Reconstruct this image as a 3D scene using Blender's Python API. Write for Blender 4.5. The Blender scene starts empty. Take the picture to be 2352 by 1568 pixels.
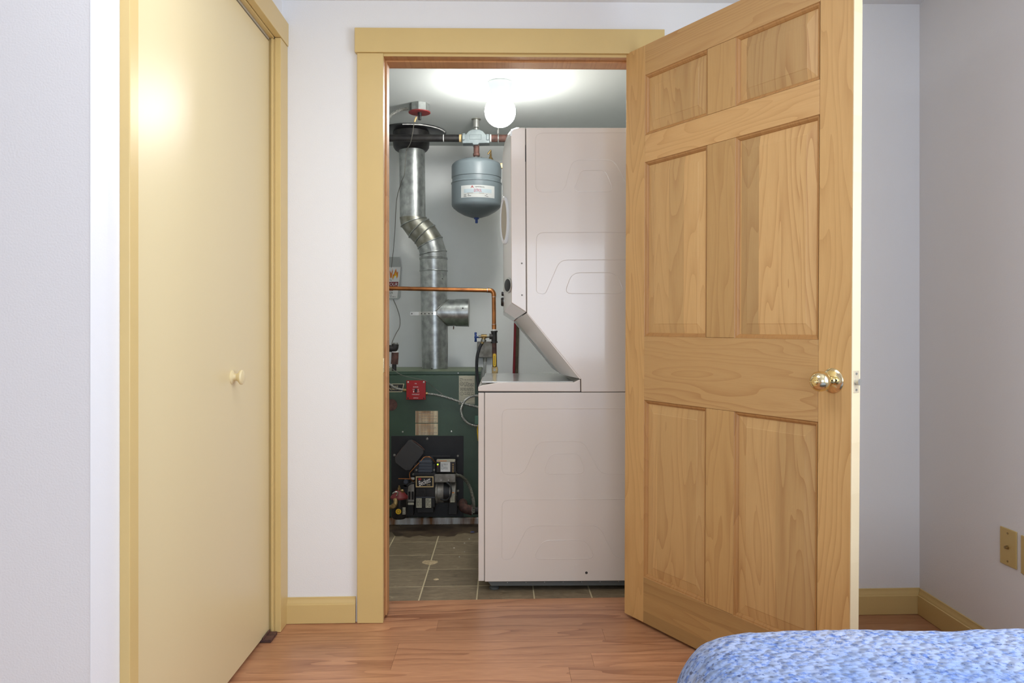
import bpy, bmesh, math, random
from mathutils import Matrix, Vector, noise
random.seed(7)
SC = bpy.context.scene
COL = SC.collection
R = math.radians
# ------------------------------------------------------------------ camera, world, lights, exposure
TH = 0.0148; F = 1752.0; CX = 1176.0; CY = 767.0; CAMZ = 1.0282
cam = bpy.data.cameras.new('camera'); co = bpy.data.objects.new('camera', cam); COL.objects.link(co)
cam.sensor_width = 36; cam.lens = 36 * F / 2352; cam.shift_y = -17 / 2352; cam.clip_start = 0.05
co.location = (0, 0, CAMZ); co.rotation_euler = (R(90), 0, -TH); SC.camera = co
SC.view_settings.view_transform = 'Standard'; SC.view_settings.look = 'None'
SC.view_settings.gamma = 1; SC.view_settings.use_curve_mapping = False
SC.view_settings.exposure = 0.23
wd = bpy.data.worlds.new('daylight'); SC.world = wd; wd.use_nodes = True
wd.node_tree.nodes['Background'].inputs[0].default_value = (0.75, 0.87, 1, 1)
wd.node_tree.nodes['Background'].inputs[1].default_value = 1.0

def area(name, loc, rot, sx, sy, power, col):
    l = bpy.data.lights.new(name, 'AREA'); l.shape = 'RECTANGLE'; l.size = sx; l.size_y = sy; l.energy = power; l.color = col
    o = bpy.data.objects.new(name, l); COL.objects.link(o); o.location = loc; o.rotation_euler = rot
    return o
area('window_daylight_right', (1.66, 0.95, 1.37), (0, R(90), 0), 1.2, 1.35, 29, (0.87, 0.97, 1.12))
area('added_back_fill', (0.2, -2.60, 1.40), (R(90), 0, 0), 2.1, 1.35, 37, (0.87, 0.97, 1.12))  # added fill from behind the camera, set in an invented window
area('added_ceiling_fill', (-0.25, 1.42, 2.20), (0, 0, 0), 0.8, 0.8, 8, (0.93, 0.96, 1.0))  # added soft overhead fill; the bedroom has no known fitting here
BULB = 80.0

# ------------------------------------------------------------------ pixel ray -> world helpers (true distances)
cs, sn = math.cos(TH), math.sin(TH)
def P(px, py, t):
    xc = (px - CX) / F * t; zc = (CY - py) / F * t
    return Vector((xc * cs + t * sn, -xc * sn + t * cs, CAMZ + zc))
def PY(px, py, Y):
    xn = (px - CX) / F
    return P(px, py, Y / (cs - xn * sn))
def PX(px, py, X):
    xn = (px - CX) / F
    return P(px, py, X / (xn * cs + sn))
def m_(px, Y): return px * Y / F          # pixels -> metres at a distance
def floorz(x, y): return 0.0103 * x + (0.008 * (y - 2.75) if y < 2.75 else 0)

# ------------------------------------------------------------------ materials
def s2l(c):
    c /= 255.0
    return c / 12.92 if c <= 0.04045 else ((c + 0.055) / 1.055) ** 2.4
def rgb(c): return (s2l(c[0]), s2l(c[1]), s2l(c[2]), 1)
MATS = {}
def nodes(name):
    m = bpy.data.materials.new(name); m.use_nodes = True
    nt = m.node_tree; b = nt.nodes['Principled BSDF']
    return m, nt, b
def N(nt, t, **kw):
    n = nt.nodes.new(t)
    for k, v in kw.items(): setattr(n, k, v)
    return n
def mat(name, c, rough=0.5, metal=0.0, var=0.0, scale=8.0, c2=None, bump=0.0, bscale=150.0, stretch=(1, 1, 1), coat=0.0, emit=0.0, spec=None):
    m, nt, b = nodes(name); L = nt.links
    b.inputs['Base Color'].default_value = rgb(c); b.inputs['Roughness'].default_value = rough; b.inputs['Metallic'].default_value = metal
    if coat: b.inputs['Coat Weight'].default_value = coat; b.inputs['Coat Roughness'].default_value = 0.08
    if spec is not None: b.inputs['Specular IOR Level'].default_value = spec
    if emit: b.inputs['Emission Color'].default_value = rgb(c); b.inputs['Emission Strength'].default_value = emit
    tc = N(nt, 'ShaderNodeTexCoord'); mp = N(nt, 'ShaderNodeMapping'); mp.inputs['Scale'].default_value = stretch
    L.new(tc.outputs['Object'], mp.inputs['Vector'])
    if c2 is not None or var:
        nz = N(nt, 'ShaderNodeTexNoise'); nz.inputs['Scale'].default_value = scale; nz.inputs['Detail'].default_value = 6
        L.new(mp.outputs[0], nz.inputs['Vector'])
        cr = N(nt, 'ShaderNodeValToRGB'); L.new(nz.outputs[0], cr.inputs[0])
        if c2 is None: c2 = tuple(max(0, x * (1 - var)) for x in c)
        cr.color_ramp.elements[0].position = 0.35; cr.color_ramp.elements[1].position = 0.65
        cr.color_ramp.elements[0].color = rgb(c2); cr.color_ramp.elements[1].color = rgb(c)
        L.new(cr.outputs[0], b.inputs['Base Color'])
    if bump:
        n2 = N(nt, 'ShaderNodeTexNoise'); n2.inputs['Scale'].default_value = bscale; n2.inputs['Detail'].default_value = 3
        L.new(mp.outputs[0], n2.inputs['Vector'])
        bp = N(nt, 'ShaderNodeBump'); bp.inputs['Strength'].default_value = bump; bp.inputs['Distance'].default_value = 0.002
        L.new(n2.outputs[0], bp.inputs['Height']); L.new(bp.outputs[0], b.inputs['Normal'])
    MATS[name] = m
    return m

def mix(nt, fac, a, b_):
    n = N(nt, 'ShaderNodeMix', data_type='RGBA')
    for i, v in ((0, fac), (6, a), (7, b_)):
        if hasattr(v, 'links') or hasattr(v, 'is_linked'): nt.links.new(v, n.inputs[i])
        else: n.inputs[i].default_value = v
    return n.outputs[2]
def mth(nt, op, a, b_=None, c=None):
    n = N(nt, 'ShaderNodeMath', operation=op)
    for i, v in enumerate((a, b_, c)):
        if v is None: continue
        if hasattr(v, 'is_linked'): nt.links.new(v, n.inputs[i])
        else: n.inputs[i].default_value = v
    return n.outputs[0]

def wood(name, c, dark, axis='z', rough=0.42, ring=26.0, strips=0.0, strength=0.55, seed=0.0, rnd=0.12, fine=0.25, stretch_=0.12, darkstrip=None):
    """Board grain running along axis; rings from distorted bands; optional edge-glued strips across the board."""
    m, nt, b = nodes(name); L = nt.links
    tc = N(nt, 'ShaderNodeTexCoord'); oi = N(nt, 'ShaderNodeObjectInfo')
    sep = N(nt, 'ShaderNodeSeparateXYZ'); L.new(tc.outputs['Object'], sep.inputs[0])
    X, Y, Z = sep.outputs
    al, ac = (Z, X) if axis == 'z' else (X, Z) if axis == 'x' else (X, Y)
    comb = N(nt, 'ShaderNodeCombineXYZ')
    off = mth(nt, 'MULTIPLY', oi.outputs['Random'], 37.0)
    L.new(mth(nt, 'ADD', ac, off), comb.inputs[0]); L.new(mth(nt, 'MULTIPLY', al, stretch_), comb.inputs[1])
    L.new(mth(nt, 'ADD', off, seed), comb.inputs[2])
    bc = rgb(c); dc = rgb(dark)
    n1 = N(nt, 'ShaderNodeTexNoise'); n1.inputs['Scale'].default_value = 7; n1.inputs['Detail'].default_value = 2
    L.new(comb.outputs[0], n1.inputs['Vector'])
    ph = mth(nt, 'ADD', mth(nt, 'MULTIPLY', n1.outputs[0], ring), mth(nt, 'MULTIPLY', ac, ring * 1.4))
    if strips:
        idx = mth(nt, 'FLOOR', mth(nt, 'MULTIPLY', mth(nt, 'ADD', ac, mth(nt, 'MULTIPLY', oi.outputs['Random'], 3.0)), strips))
        wn = N(nt, 'ShaderNodeTexWhiteNoise', noise_dimensions='2D')
        cv = N(nt, 'ShaderNodeCombineXYZ'); L.new(idx, cv.inputs[0]); L.new(off, cv.inputs[1]); L.new(cv.outputs[0], wn.inputs[0])
        ph = mth(nt, 'ADD', ph, mth(nt, 'MULTIPLY', wn.outputs[0], 9.0))
    fr = mth(nt, 'FRACT', ph)
    tri = mth(nt, 'POWER', fr, 3.0)
    n2 = N(nt, 'ShaderNodeTexNoise'); n2.inputs['Scale'].default_value = 260; n2.inputs['Detail'].default_value = 3
    cmb2 = N(nt, 'ShaderNodeCombineXYZ'); L.new(ac, cmb2.inputs[0]); L.new(mth(nt, 'MULTIPLY', al, 0.06), cmb2.inputs[1]); L.new(off, cmb2.inputs[2])
    L.new(cmb2.outputs[0], n2.inputs['Vector'])
    n3 = N(nt, 'ShaderNodeTexNoise'); n3.inputs['Scale'].default_value = 3.5; L.new(comb.outputs[0], n3.inputs['Vector'])
    amp = mth(nt, 'MULTIPLY', mth(nt, 'MULTIPLY', tri, strength), mth(nt, 'MULTIPLY_ADD', n3.outputs[0], 1.6, -0.3))
    amp.node.use_clamp = True
    fac = mth(nt, 'ADD', amp, mth(nt, 'MULTIPLY', n2.outputs[0], fine)); fac.node.use_clamp = True
    colr = mix(nt, fac, bc, dc)
    val = mth(nt, 'MULTIPLY_ADD', oi.outputs['Random'], rnd * 2, 1 - rnd)
    if strips: val = mth(nt, 'MULTIPLY', val, mth(nt, 'MULTIPLY_ADD', mth(nt, 'POWER', wn.outputs[0], 2.5), -0.34, 1.07))
    hs = N(nt, 'ShaderNodeHueSaturation'); L.new(colr, hs.inputs['Color']); L.new(val, hs.inputs['Value'])
    L.new(hs.outputs[0], b.inputs['Base Color']); b.inputs['Roughness'].default_value = rough
    bp = N(nt, 'ShaderNodeBump'); bp.inputs['Strength'].default_value = 0.12; bp.inputs['Distance'].default_value = 0.001
    L.new(n2.outputs[0], bp.inputs['Height']); L.new(bp.outputs[0], b.inputs['Normal'])
    MATS[name] = m
    return m

mat('wall_paint', (236, 235, 234), 0.65, bump=0.25, bscale=260)
mat('utility_paint', (236, 239, 237), 0.6, bump=0.15, bscale=200, var=0.03, scale=2)
mat('ceiling_paint', (238, 238, 237), 0.7, bump=0.2, bscale=200)
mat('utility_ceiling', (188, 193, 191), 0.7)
mat('yellow_paint', (216, 188, 126), 0.34, bump=0.05, bscale=90, var=0.02, scale=4)
mat('closet_door_paint', (230, 213, 168), 0.36, bump=0.05, bscale=60, stretch=(1, 1, 0.2))
mat('white_gloss', (214, 216, 215), 0.16, coat=0.3)
mat('warm_bounce_enamel', (220, 211, 201), 0.2, coat=0.4, bump=0.03, bscale=300)  # white cabinet; warm light reflected from the bedroom is put into its beige
mat('washer_seam', (60, 58, 56), 0.6)
mat('latch_brass', (240, 226, 196), 0.3, metal=0.6)
mat('dish_grey', (168, 162, 146), 0.6)
mat('grey_base', (92, 96, 94), 0.5)
mat('grout', (206, 192, 156), 0.9, bump=0.3)
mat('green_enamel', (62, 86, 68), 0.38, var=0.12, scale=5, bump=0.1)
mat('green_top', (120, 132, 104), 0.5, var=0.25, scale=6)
mat('black_plate', (24, 24, 26), 0.5, bump=0.1)
mat('black_iron', (52, 50, 48), 0.45, metal=0.3, c2=(34, 34, 36), scale=20)
mat('black_gloss', (26, 26, 28), 0.28)
mat('bluegrey_plastic', (66, 72, 82), 0.4)
mat('cover_grey', (64, 62, 62), 0.6, bump=0.3, bscale=300)
mat('rust_iron', (112, 78, 68), 0.7, metal=0.2, c2=(72, 52, 48), scale=40, bump=0.3)
mat('galvanised', (176, 180, 178), 0.33, metal=0.85, c2=(140, 144, 142), scale=28, bump=0.1, bscale=60)
mat('galv_dull', (160, 160, 150), 0.42, metal=0.8, c2=(112, 110, 96), scale=16, bump=0.1, bscale=60)
mat('steel', (200, 200, 196), 0.3, metal=0.9)
mat('aluminium', (150, 148, 140), 0.5, metal=0.5, c2=(118, 112, 104), scale=30)
mat('copper', (196, 128, 76), 0.3, metal=0.9, c2=(150, 98, 60), scale=14)
mat('brass_fit', (176, 150, 100), 0.4, metal=0.8, c2=(128, 108, 76), scale=40)
mat('polished_brass', (230, 214, 170), 0.13, metal=1.0)
mat('tank_grey', (104, 114, 118), 0.38, spec=0.3)
mat('scoop_grey', (136, 148, 150), 0.45, c2=(112, 122, 124), scale=18, bump=0.15)
mat('red_enamel', (160, 8, 14), 0.35)
mat('red_dull', (128, 34, 36), 0.5, c2=(110, 40, 40), scale=40)
mat('dark_red', (126, 16, 28), 0.5)
mat('brown_hose', (92, 78, 58), 0.6, var=0.3, scale=20)
mat('blue_plastic', (24, 60, 130), 0.4)
mat('yellow_plastic', (226, 184, 30), 0.45)
mat('rubber', (32, 34, 36), 0.55)
mat('label_paper', (172, 174, 172), 0.7, spec=0.2)
mat('white_paper', (232, 232, 228), 0.6)
mat('aged_paper', (196, 192, 170), 0.6, var=0.06, scale=30)
mat('rusty_paper', (226, 214, 180), 0.7, c2=(158, 106, 64), scale=10, stretch=(3.2, 1, 0.35))
mat('ink', (44, 44, 44), 0.7)
mat('faint_ink', (140, 138, 130), 0.7)
mat('red_ink', (190, 36, 42), 0.6)
mat('flame_orange', (214, 120, 30), 0.6)
mat('flame_yellow', (232, 196, 40), 0.6)
mat('white_ink', (236, 232, 226), 0.6)
mat('cream_ink', (226, 214, 176), 0.6)
mat('pale_blue_print', (154, 166, 172), 0.7, spec=0.2)
mat('teal_box', (84, 122, 104), 0.5)
mat('porcelain', (112, 120, 118), 0.25)
mat('concrete', (214, 216, 214), 0.85, c2=(130, 92, 58), scale=7, bump=0.4, bscale=80, stretch=(3, 1, 0.5))
mat('wire', (110, 108, 100), 0.5)
mat('masking_tape', (214, 186, 130), 0.6)
mat('track_metal', (190, 184, 170), 0.4, metal=0.4)
mat('underlay', (110, 72, 50), 0.8)
mat('dark_gap', (20, 18, 16), 0.8)
mat('plate_brass', (206, 178, 112), 0.4, metal=0.25)
mat('white_strip_paint', (236, 237, 240), 0.5, bump=0.1, bscale=200)
mat('led_green', (170, 230, 40), 0.4, emit=2.5)
mat('putty', (212, 190, 150), 0.8, c2=(170, 150, 116), scale=60)
mat('stain', (70, 54, 42), 0.6, c2=(104, 88, 68), scale=12)
mat('lint', (196, 190, 176), 0.9)
mat('blue_foil', (66, 74, 130), 0.4)
mat('plastic_bag', (176, 180, 176), 0.25)
mat('mattress', (220, 216, 206), 0.8)
wood('pine_stile', (212, 172, 114), (160, 108, 56), 'z', ring=16, strength=0.55)
wood('pine_rail', (214, 174, 118), (168, 112, 58), 'x', ring=22, strength=0.55)
wood('pine_panel', (214, 176, 120), (162, 108, 60), 'z', ring=14, strips=14, strength=0.6)
wood('pine_bottom', (208, 168, 110), (152, 104, 58), 'x', ring=10, strips=16, strength=0.45)
wood('pine_sticking', (190, 142, 86), (142, 94, 50), 'z', ring=20, strength=0.5, rnd=0.05)
wood('pine_edge_lit', (236, 216, 178), (214, 186, 140), 'z', ring=14, strength=0.3, rnd=0.02)  # paler than the stiles: window light on the edge is put into the colour
wood('jamb_pine', (204, 152, 100), (160, 104, 60), 'z', ring=14, strength=0.6, rnd=0.05)
wood('laminate', (212, 158, 118), (140, 88, 60), 'f', rough=0.33, ring=9, strength=0.8, rnd=0.13, fine=0.7, stretch_=0.1)

# slate tile
def tilemat():
    m, nt, b = nodes('slate_tile'); L = nt.links
    tc = N(nt, 'ShaderNodeTexCoord'); oi = N(nt, 'ShaderNodeObjectInfo')
    mp = N(nt, 'ShaderNodeMapping'); mp.inputs['Scale'].default_value = (1, 2.2, 1); L.new(tc.outputs['Object'], mp.inputs[0])
    cv = N(nt, 'ShaderNodeCombineXYZ'); L.new(mth(nt, 'MULTIPLY', oi.outputs['Random'], 50), cv.inputs[2])
    va = N(nt, 'ShaderNodeVectorMath', operation='ADD'); L.new(mp.outputs[0], va.inputs[0]); L.new(cv.outputs[0], va.inputs[1])
    n1 = N(nt, 'ShaderNodeTexNoise'); n1.inputs['Scale'].default_value = 14; n1.inputs['Detail'].default_value = 10; n1.inputs['Roughness'].default_value = 0.7; n1.inputs['Distortion'].default_value = 1.2
    L.new(va.outputs[0], n1.inputs['Vector'])
    cr = N(nt, 'ShaderNodeValToRGB'); L.new(n1.outputs[0], cr.inputs[0])
    e = cr.color_ramp.elements; e[0].position = 0.3; e[0].color = rgb((112, 98, 78)); e[1].position = 0.62; e[1].color = rgb((150, 134, 108))
    x = e.new(0.74); x.color = rgb((184, 168, 136))
    hs = N(nt, 'ShaderNodeHueSaturation'); L.new(cr.outputs[0], hs.inputs['Color'])
    L.new(mth(nt, 'MULTIPLY_ADD', oi.outputs['Random'], 0.24, 0.88), hs.inputs['Value'])
    L.new(hs.outputs[0], b.inputs['Base Color']); b.inputs['Roughness'].default_value = 0.5
    bp = N(nt, 'ShaderNodeBump'); bp.inputs['Strength'].default_value = 0.35; bp.inputs['Distance'].default_value = 0.003
    L.new(n1.outputs[0], bp.inputs['Height']); L.new(bp.outputs[0], b.inputs['Normal']); MATS['slate_tile'] = m
tilemat()
def quiltmat():
    m, nt, b = nodes('quilt'); L = nt.links
    tc = N(nt, 'ShaderNodeTexCoord'); V = tc.outputs['Object']
    def nz(s, d=4, w=0.0, r=0.6):
        n = N(nt, 'ShaderNodeTexNoise', noise_dimensions='4D'); n.inputs['Scale'].default_value = s; n.inputs['Detail'].default_value = d
        n.inputs['W'].default_value = w; n.inputs['Roughness'].default_value = r; L.new(V, n.inputs['Vector']); return n.outputs[0]
    def step(v, a, c):
        n = N(nt, 'ShaderNodeMapRange'); n.inputs[1].default_value = a; n.inputs[2].default_value = c; L.new(v, n.inputs[0]); return n.outputs[0]
    c1 = mix(nt, step(nz(5, 3, 1), .4, .62), rgb((140, 160, 200)), rgb((172, 180, 204)))
    c2 = mix(nt, mth(nt, 'MULTIPLY', step(nz(85, 5, 2, .75), .5, .6), step(nz(5, 2, 9), .3, .5)), c1, rgb((92, 122, 188)))
    c3 = mix(nt, step(nz(110, 4, 3, .7), .6, .66), c2, rgb((58, 82, 140)))
    sep = N(nt, 'ShaderNodeSeparateXYZ'); L.new(V, sep.inputs[0])
    cream = mth(nt, 'MULTIPLY', step(nz(9, 3, 5), .44, .56), step(mth(nt, 'MULTIPLY_ADD', nz(6, 2, 11), 0.2, sep.outputs[0]), -.46, -.54))
    c4 = mix(nt, cream, c3, rgb((196, 182, 140)))
    c5 = mix(nt, mth(nt, 'MULTIPLY', step(nz(95, 3, 6), .58, .63), step(sep.outputs[0], -.3, -.56)), c4, rgb((84, 92, 120)))
    L.new(c5, b.inputs['Base Color']); b.inputs['Roughness'].default_value = 0.85
    vo = N(nt, 'ShaderNodeTexVoronoi', feature='SMOOTH_F1'); vo.inputs['Scale'].default_value = 62; vo.inputs['Smoothness'].default_value = 0.35; mq = N(nt, 'ShaderNodeMapping'); mq.inputs['Scale'].default_value = (1, 1.5, 1.2); mq.inputs['Rotation'].default_value = (0, 0, .5); L.new(V, mq.inputs[0]); L.new(mq.outputs[0], vo.inputs['Vector'])
    bp = N(nt, 'ShaderNodeBump'); bp.inputs['Strength'].default_value = 0.9; bp.inputs['Distance'].default_value = 0.010; bp.invert = True
    L.new(vo.outputs[0], bp.inputs['Height']); L.new(bp.outputs[0], b.inputs['Normal']); MATS['quilt'] = m
quiltmat()

# ------------------------------------------------------------------ mesh + object helpers
WM = {}
def obj(name, bm, m, parent=None, xf=None, smooth=False, bevel=0.0, bseg=2, base=False, mats=None, sub=0):
    xf = xf or Matrix.Identity(4)
    bmesh.ops.recalc_face_normals(bm, faces=bm.faces)
    vs = [v.co for v in bm.verts]
    lo = Vector((min(v[i] for v in vs) for i in range(3))); hi = Vector((max(v[i] for v in vs) for i in range(3)))
    org = (lo + hi) / 2
    if parent is None or base: org.z = lo.z
    for v in bm.verts: v.co -= org
    me = bpy.data.meshes.new(name); bm.to_mesh(me); bm.free()
    for k in (mats or [m]): me.materials.append(MATS[k])
    o = bpy.data.objects.new(name, me); COL.objects.link(o)
    if smooth:
        for p in me.polygons: p.use_smooth = True
        if smooth != 'all': me.set_sharp_from_angle(angle=R(40))
    W = xf @ Matrix.Translation(org)
    if parent is not None:
        o.parent = parent; o.matrix_parent_inverse = WM[parent.name].inverted()
    o.matrix_basis = W; WM[o.name] = W
    if bevel:
        b = o.modifiers.new('bevel', 'BEVEL'); b.width = bevel; b.segments = bseg; b.limit_method = 'ANGLE'; b.angle_limit = R(35); b.harden_normals = True
        for p in me.polygons: p.use_smooth = True
    return o
def tag(o, label=None, cat=None, group=None, kind=None):
    for k, v in (('label', label), ('category', cat), ('group', group), ('kind', kind)):
        if v: o[k] = v
    return o
def thing(name, loc, label, cat, group=None, xf=None):
    o = bpy.data.objects.new(name, None); COL.objects.link(o); o.empty_display_size = 0.05
    W = (xf or Matrix.Identity(4)) @ Matrix.Translation(Vector(loc)); o.matrix_basis = W; WM[o.name] = W
    return tag(o, label, cat, group)
def NB(): return bmesh.new()
def box(bm, a, b):
    x0, y0, z0 = (min(a[i], b[i]) for i in range(3)); x1, y1, z1 = (max(a[i], b[i]) for i in range(3))
    v = [bm.verts.new(c) for c in ((x0,y0,z0),(x1,y0,z0),(x1,y1,z0),(x0,y1,z0),(x0,y0,z1),(x1,y0,z1),(x1,y1,z1),(x0,y1,z1))]
    for f in ((0,1,2,3),(4,5,6,7),(0,1,5,4),(1,2,6,5),(2,3,7,6),(3,0,4,7)): bm.faces.new([v[i] for i in f])
    return bm
def B(*ab):
    bm = NB(); box(bm, ab[0], ab[1]); return bm
def pbox(px0, py0, px1, py1, Y, d, bm=None):
    """box whose front face covers the given pixels at distance Y and reaches back by d"""
    bm = bm or NB(); a = PY(px0, py0, Y); c = PY(px1, py1, Y)
    box(bm, (a.x, Y, a.z), (c.x, Y + d, c.z)); return bm
def frame_of(d):
    d = d.normalized(); u = d.orthogonal().normalized(); return u, d.cross(u)
def tube(bm, pts, r, seg=12, caps=True):
    pts = [Vector(p) for p in pts]; rings = []
    u = None
    for i, p in enumerate(pts):
        d = (pts[min(i + 1, len(pts) - 1)] - pts[max(i - 1, 0)]).normalized()
        if u is None: u, w = frame_of(d)
        else:
            u = (u - d * u.dot(d)).normalized(); w = d.cross(u)
        rr = r[i] if isinstance(r, (list, tuple)) else r
        rings.append([bm.verts.new(p + u * math.cos(2*math.pi*k/seg) * rr + w * math.sin(2*math.pi*k/seg) * rr) for k in range(seg)])
    for a, b in zip(rings, rings[1:]):
        for k in range(seg): bm.faces.new((a[k], a[(k+1) % seg], b[(k+1) % seg], b[k]))
    if caps: bm.faces.new(rings[0]); bm.faces.new(rings[-1])
    return bm
def cyl(bm, a, b, r0, r1=None, seg=24): return tube(bm, [a, b], [r0, r0 if r1 is None else r1], seg)
def lathe(bm, prof, org, axis=(0, 0, 1), seg=32):
    """prof: list of (radius, height) along axis"""
    org = Vector(org); ax = Vector(axis).normalized(); u, w = frame_of(ax); rings = []
    for r, h in prof:
        r = max(r, 1e-5)
        rings.append([bm.verts.new(org + ax * h + u * math.cos(2*math.pi*k/seg) * r + w * math.sin(2*math.pi*k/seg) * r) for k in range(seg)])
    for a, b in zip(rings, rings[1:]):
        for k in range(seg): bm.faces.new((a[k], a[(k+1) % seg], b[(k+1) % seg], b[k]))
    bm.faces.new(rings[0]); bm.faces.new(rings[-1]); return bm
def smoothpath(pts, n=8):
    pts = [Vector(p) for p in pts]; out = []
    for i in range(len(pts) - 1):
        p0 = pts[max(i-1, 0)]; p1 = pts[i]; p2 = pts[i+1]; p3 = pts[min(i+2, len(pts)-1)]
        for k in range(n):
            t = k / n
            out.append(0.5 * ((2*p1) + (p2-p0)*t + (2*p0-5*p1+4*p2-p3)*t*t + (3*p1-p0-3*p2+p3)*t**3))
    out.append(pts[-1]); return out
def loft(bm, loops, cap0=True, cap1=True):
    rs = [[bm.verts.new(v) for v in l] for l in loops]; n = len(rs[0])
    for a, b in zip(rs, rs[1:]):
        for k in range(n): bm.faces.new((a[k], a[(k+1) % n], b[(k+1) % n], b[k]))
    if cap0: bm.faces.new(rs[0])
    if cap1: bm.faces.new(rs[-1])
    return bm
def pprism(px, Y0, Y1, bm=None):
    """side outline given in pixels at distance Y0, extruded straight back to Y1"""
    bm = bm or NB(); pts = [PY(x, y, Y0) for x, y in px]
    return loft(bm, [[Vector((p.x, Y0, p.z)) for p in pts], [Vector((p.x, Y1, p.z)) for p in pts]])
def pcyl(px, py, rpx, Y, d, seg=24, bm=None, r1=None):
    bm = bm or NB(); a = PY(px, py, Y); r = m_(rpx, Y)
    return cyl(bm, a, a + Vector((0, d, 0)), r, r if r1 is None else m_(r1, Y), seg)
def ptube(pts, rpx, seg=10, n=6, bm=None, straight=False):
    w = [PY(x, y, Y) for x, y, Y in pts]
    return tube(bm or NB(), w if straight else smoothpath(w, n), m_(rpx, pts[0][2]), seg)
def text(s, px, py, hpx, Y, m, parent, wpx=None, slant=0, rot=0, xf=None, ext=0.0003, name='printed_lettering', font_bold=0.0):
    """flat lettering centred on a pixel at distance Y, facing the room"""
    c = bpy.data.curves.new('t', 'FONT'); c.body = s; c.align_x = 'CENTER'; c.align_y = 'CENTER'; c.extrude = ext; c.shear = slant; c.offset = font_bold; c.resolution_u = 3
    c.size = 1
    to = bpy.data.objects.new('t', c); COL.objects.link(to)
    dg = bpy.context.evaluated_depsgraph_get(); me = bpy.data.meshes.new_from_object(to.evaluated_get(dg))
    bpy.data.objects.remove(to)
    bm = NB(); bm.from_mesh(me); bpy.data.meshes.remove(me)
    xs = [v.co.x for v in bm.verts]; ys = [v.co.y for v in bm.verts]
    w0 = max(xs) - min(xs); h0 = max(ys) - min(ys); cxm = (max(xs) + min(xs)) / 2; cym = (max(ys) + min(ys)) / 2
    h = m_(hpx, Y); w = m_(wpx, Y) if wpx else w0 / h0 * h
    p = PY(px, py, Y)
    for v in bm.verts:
        x = (v.co.x - cxm) / w0 * w; z = (v.co.y - cym) / h0 * h; y = v.co.z
        x, z = x * math.cos(rot) - z * math.sin(rot), x * math.sin(rot) + z * math.cos(rot)
        v.co = p + Vector((x, -y, z))
    return obj(name, bm, m, parent, base=False)
def lines(px0, py0, px1, py1, n, Y, m, parent, seed=1, th=0.9, name='printed_lines', gaps=True):
    """rows of small unreadable print"""
    rr = random.Random(seed); bm = NB()
    for i in range(n):
        y = py0 + (py1 - py0) * (i + .5) / n; x = px0
        while x < px1 - 1:
            w = min(rr.uniform(2, 7) if gaps else px1 - px0, px1 - x)
            pbox(x, y - th/2, x + w, y + th/2, Y, 0.0004, bm); x += w + rr.uniform(.7, 1.6)
            if gaps and rr.random() < 0.1: break
    return obj(name, bm, m, parent)
def screw(px, py, Y, parent, r=2.6, m='steel', d=0.004, name='screw'):
    return obj(name, lathe(NB(), [(m_(r, Y), 0), (m_(r, Y), d*.5), (m_(r*.6, Y), d)], PY(px, py, Y + d*.2), (0, -1, 0), 12), m, parent, smooth=True)

# ================================================================== THE ROOM
YW = 2.75; YB = 2.865; ZC = 2.226; XR = 1.522; XCL = -0.785; YC = 1.47
ZT = 2.4
def wall(name, boxes, m='wall_paint', label=None):
    bm = NB()
    for a, b in boxes: box(bm, a, b)
    return tag(obj(name, bm, m), label, kind='structure')
JXL, JXR, JZ = -0.420, 0.492, 2.024       # door opening lined by the jamb
OX0, OX1, OZ = JXL - .019, JXR + .019, JZ + .019
wall('wall_front', [((-.9, YW, -.05), (OX0, YB, ZT)), ((OX1, YW, -.05), (XR + .2, YB, ZT)), ((OX0, YW, OZ), (OX1, YB, ZT))], label='white painted wall around the utility room doorway')
WY0, WY1, WZ0, WZ1 = 0.25, 1.65, 0.75, 1.98
wall('wall_right', [((XR, -2.7, -.05), (XR + .12, WY0, ZT)), ((XR, WY1, -.05), (XR + .12, YW, ZT)), ((XR, WY0, -.05), (XR + .12, WY1, WZ0)), ((XR, WY0, WZ1), (XR + .12, WY1, ZT))], label='plain white painted side wall with the brass plates')
wall('wall_back', [((-2.6, -2.6, -.05), (-.9, -2.48, ZT)), ((1.3, -2.6, -.05), (XR, -2.48, ZT)), ((-.9, -2.6, -.05), (1.3, -2.48, .7)), ((-.9, -2.6, 2.1), (1.3, -2.48, ZT))], label='white wall behind the viewpoint with an added fill-light window')
wall('wall_left', [((-2.72, -2.6, -.05), (-2.6, YC + .1, ZT))], label='white wall at the far left')
# closet block: camera-facing wall and the wall the closet door sits in
CY0, CY1, CZ = 1.622, 2.662, 2.058
wall('wall_closet_end', [((-2.6, YC, -.05), (XCL, YC + .10, ZT))], label='grey-white end wall of the closet at the left edge')
wall('wall_closet', [((XCL - .10, YC + .10, -.05), (XCL, CY0 - .02, ZT)), ((XCL - .10, CY1 + .02, -.05), (XCL, YW, ZT)), ((XCL - .10, CY0 - .02, CZ + .02), (XCL, CY1 + .02, ZT))], label='bright white wall strip beside the closet door')
wall('wall_closet_inside', [((-1.75, YC + .10, -.05), (-1.65, YW, ZT))], label='wall inside the closet')
wall('ceiling', [((-2.72, -2.6, ZC), (XR + .12, YB, ZC + .1))], 'ceiling_paint', 'white bedroom ceiling')
wall('trim_1', [((XCL - .0, YC - .0005, .0), (XCL + .0012, YC + .105, ZC))], 'white_strip_paint', 'bright white corner strip at the closet end')
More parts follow.
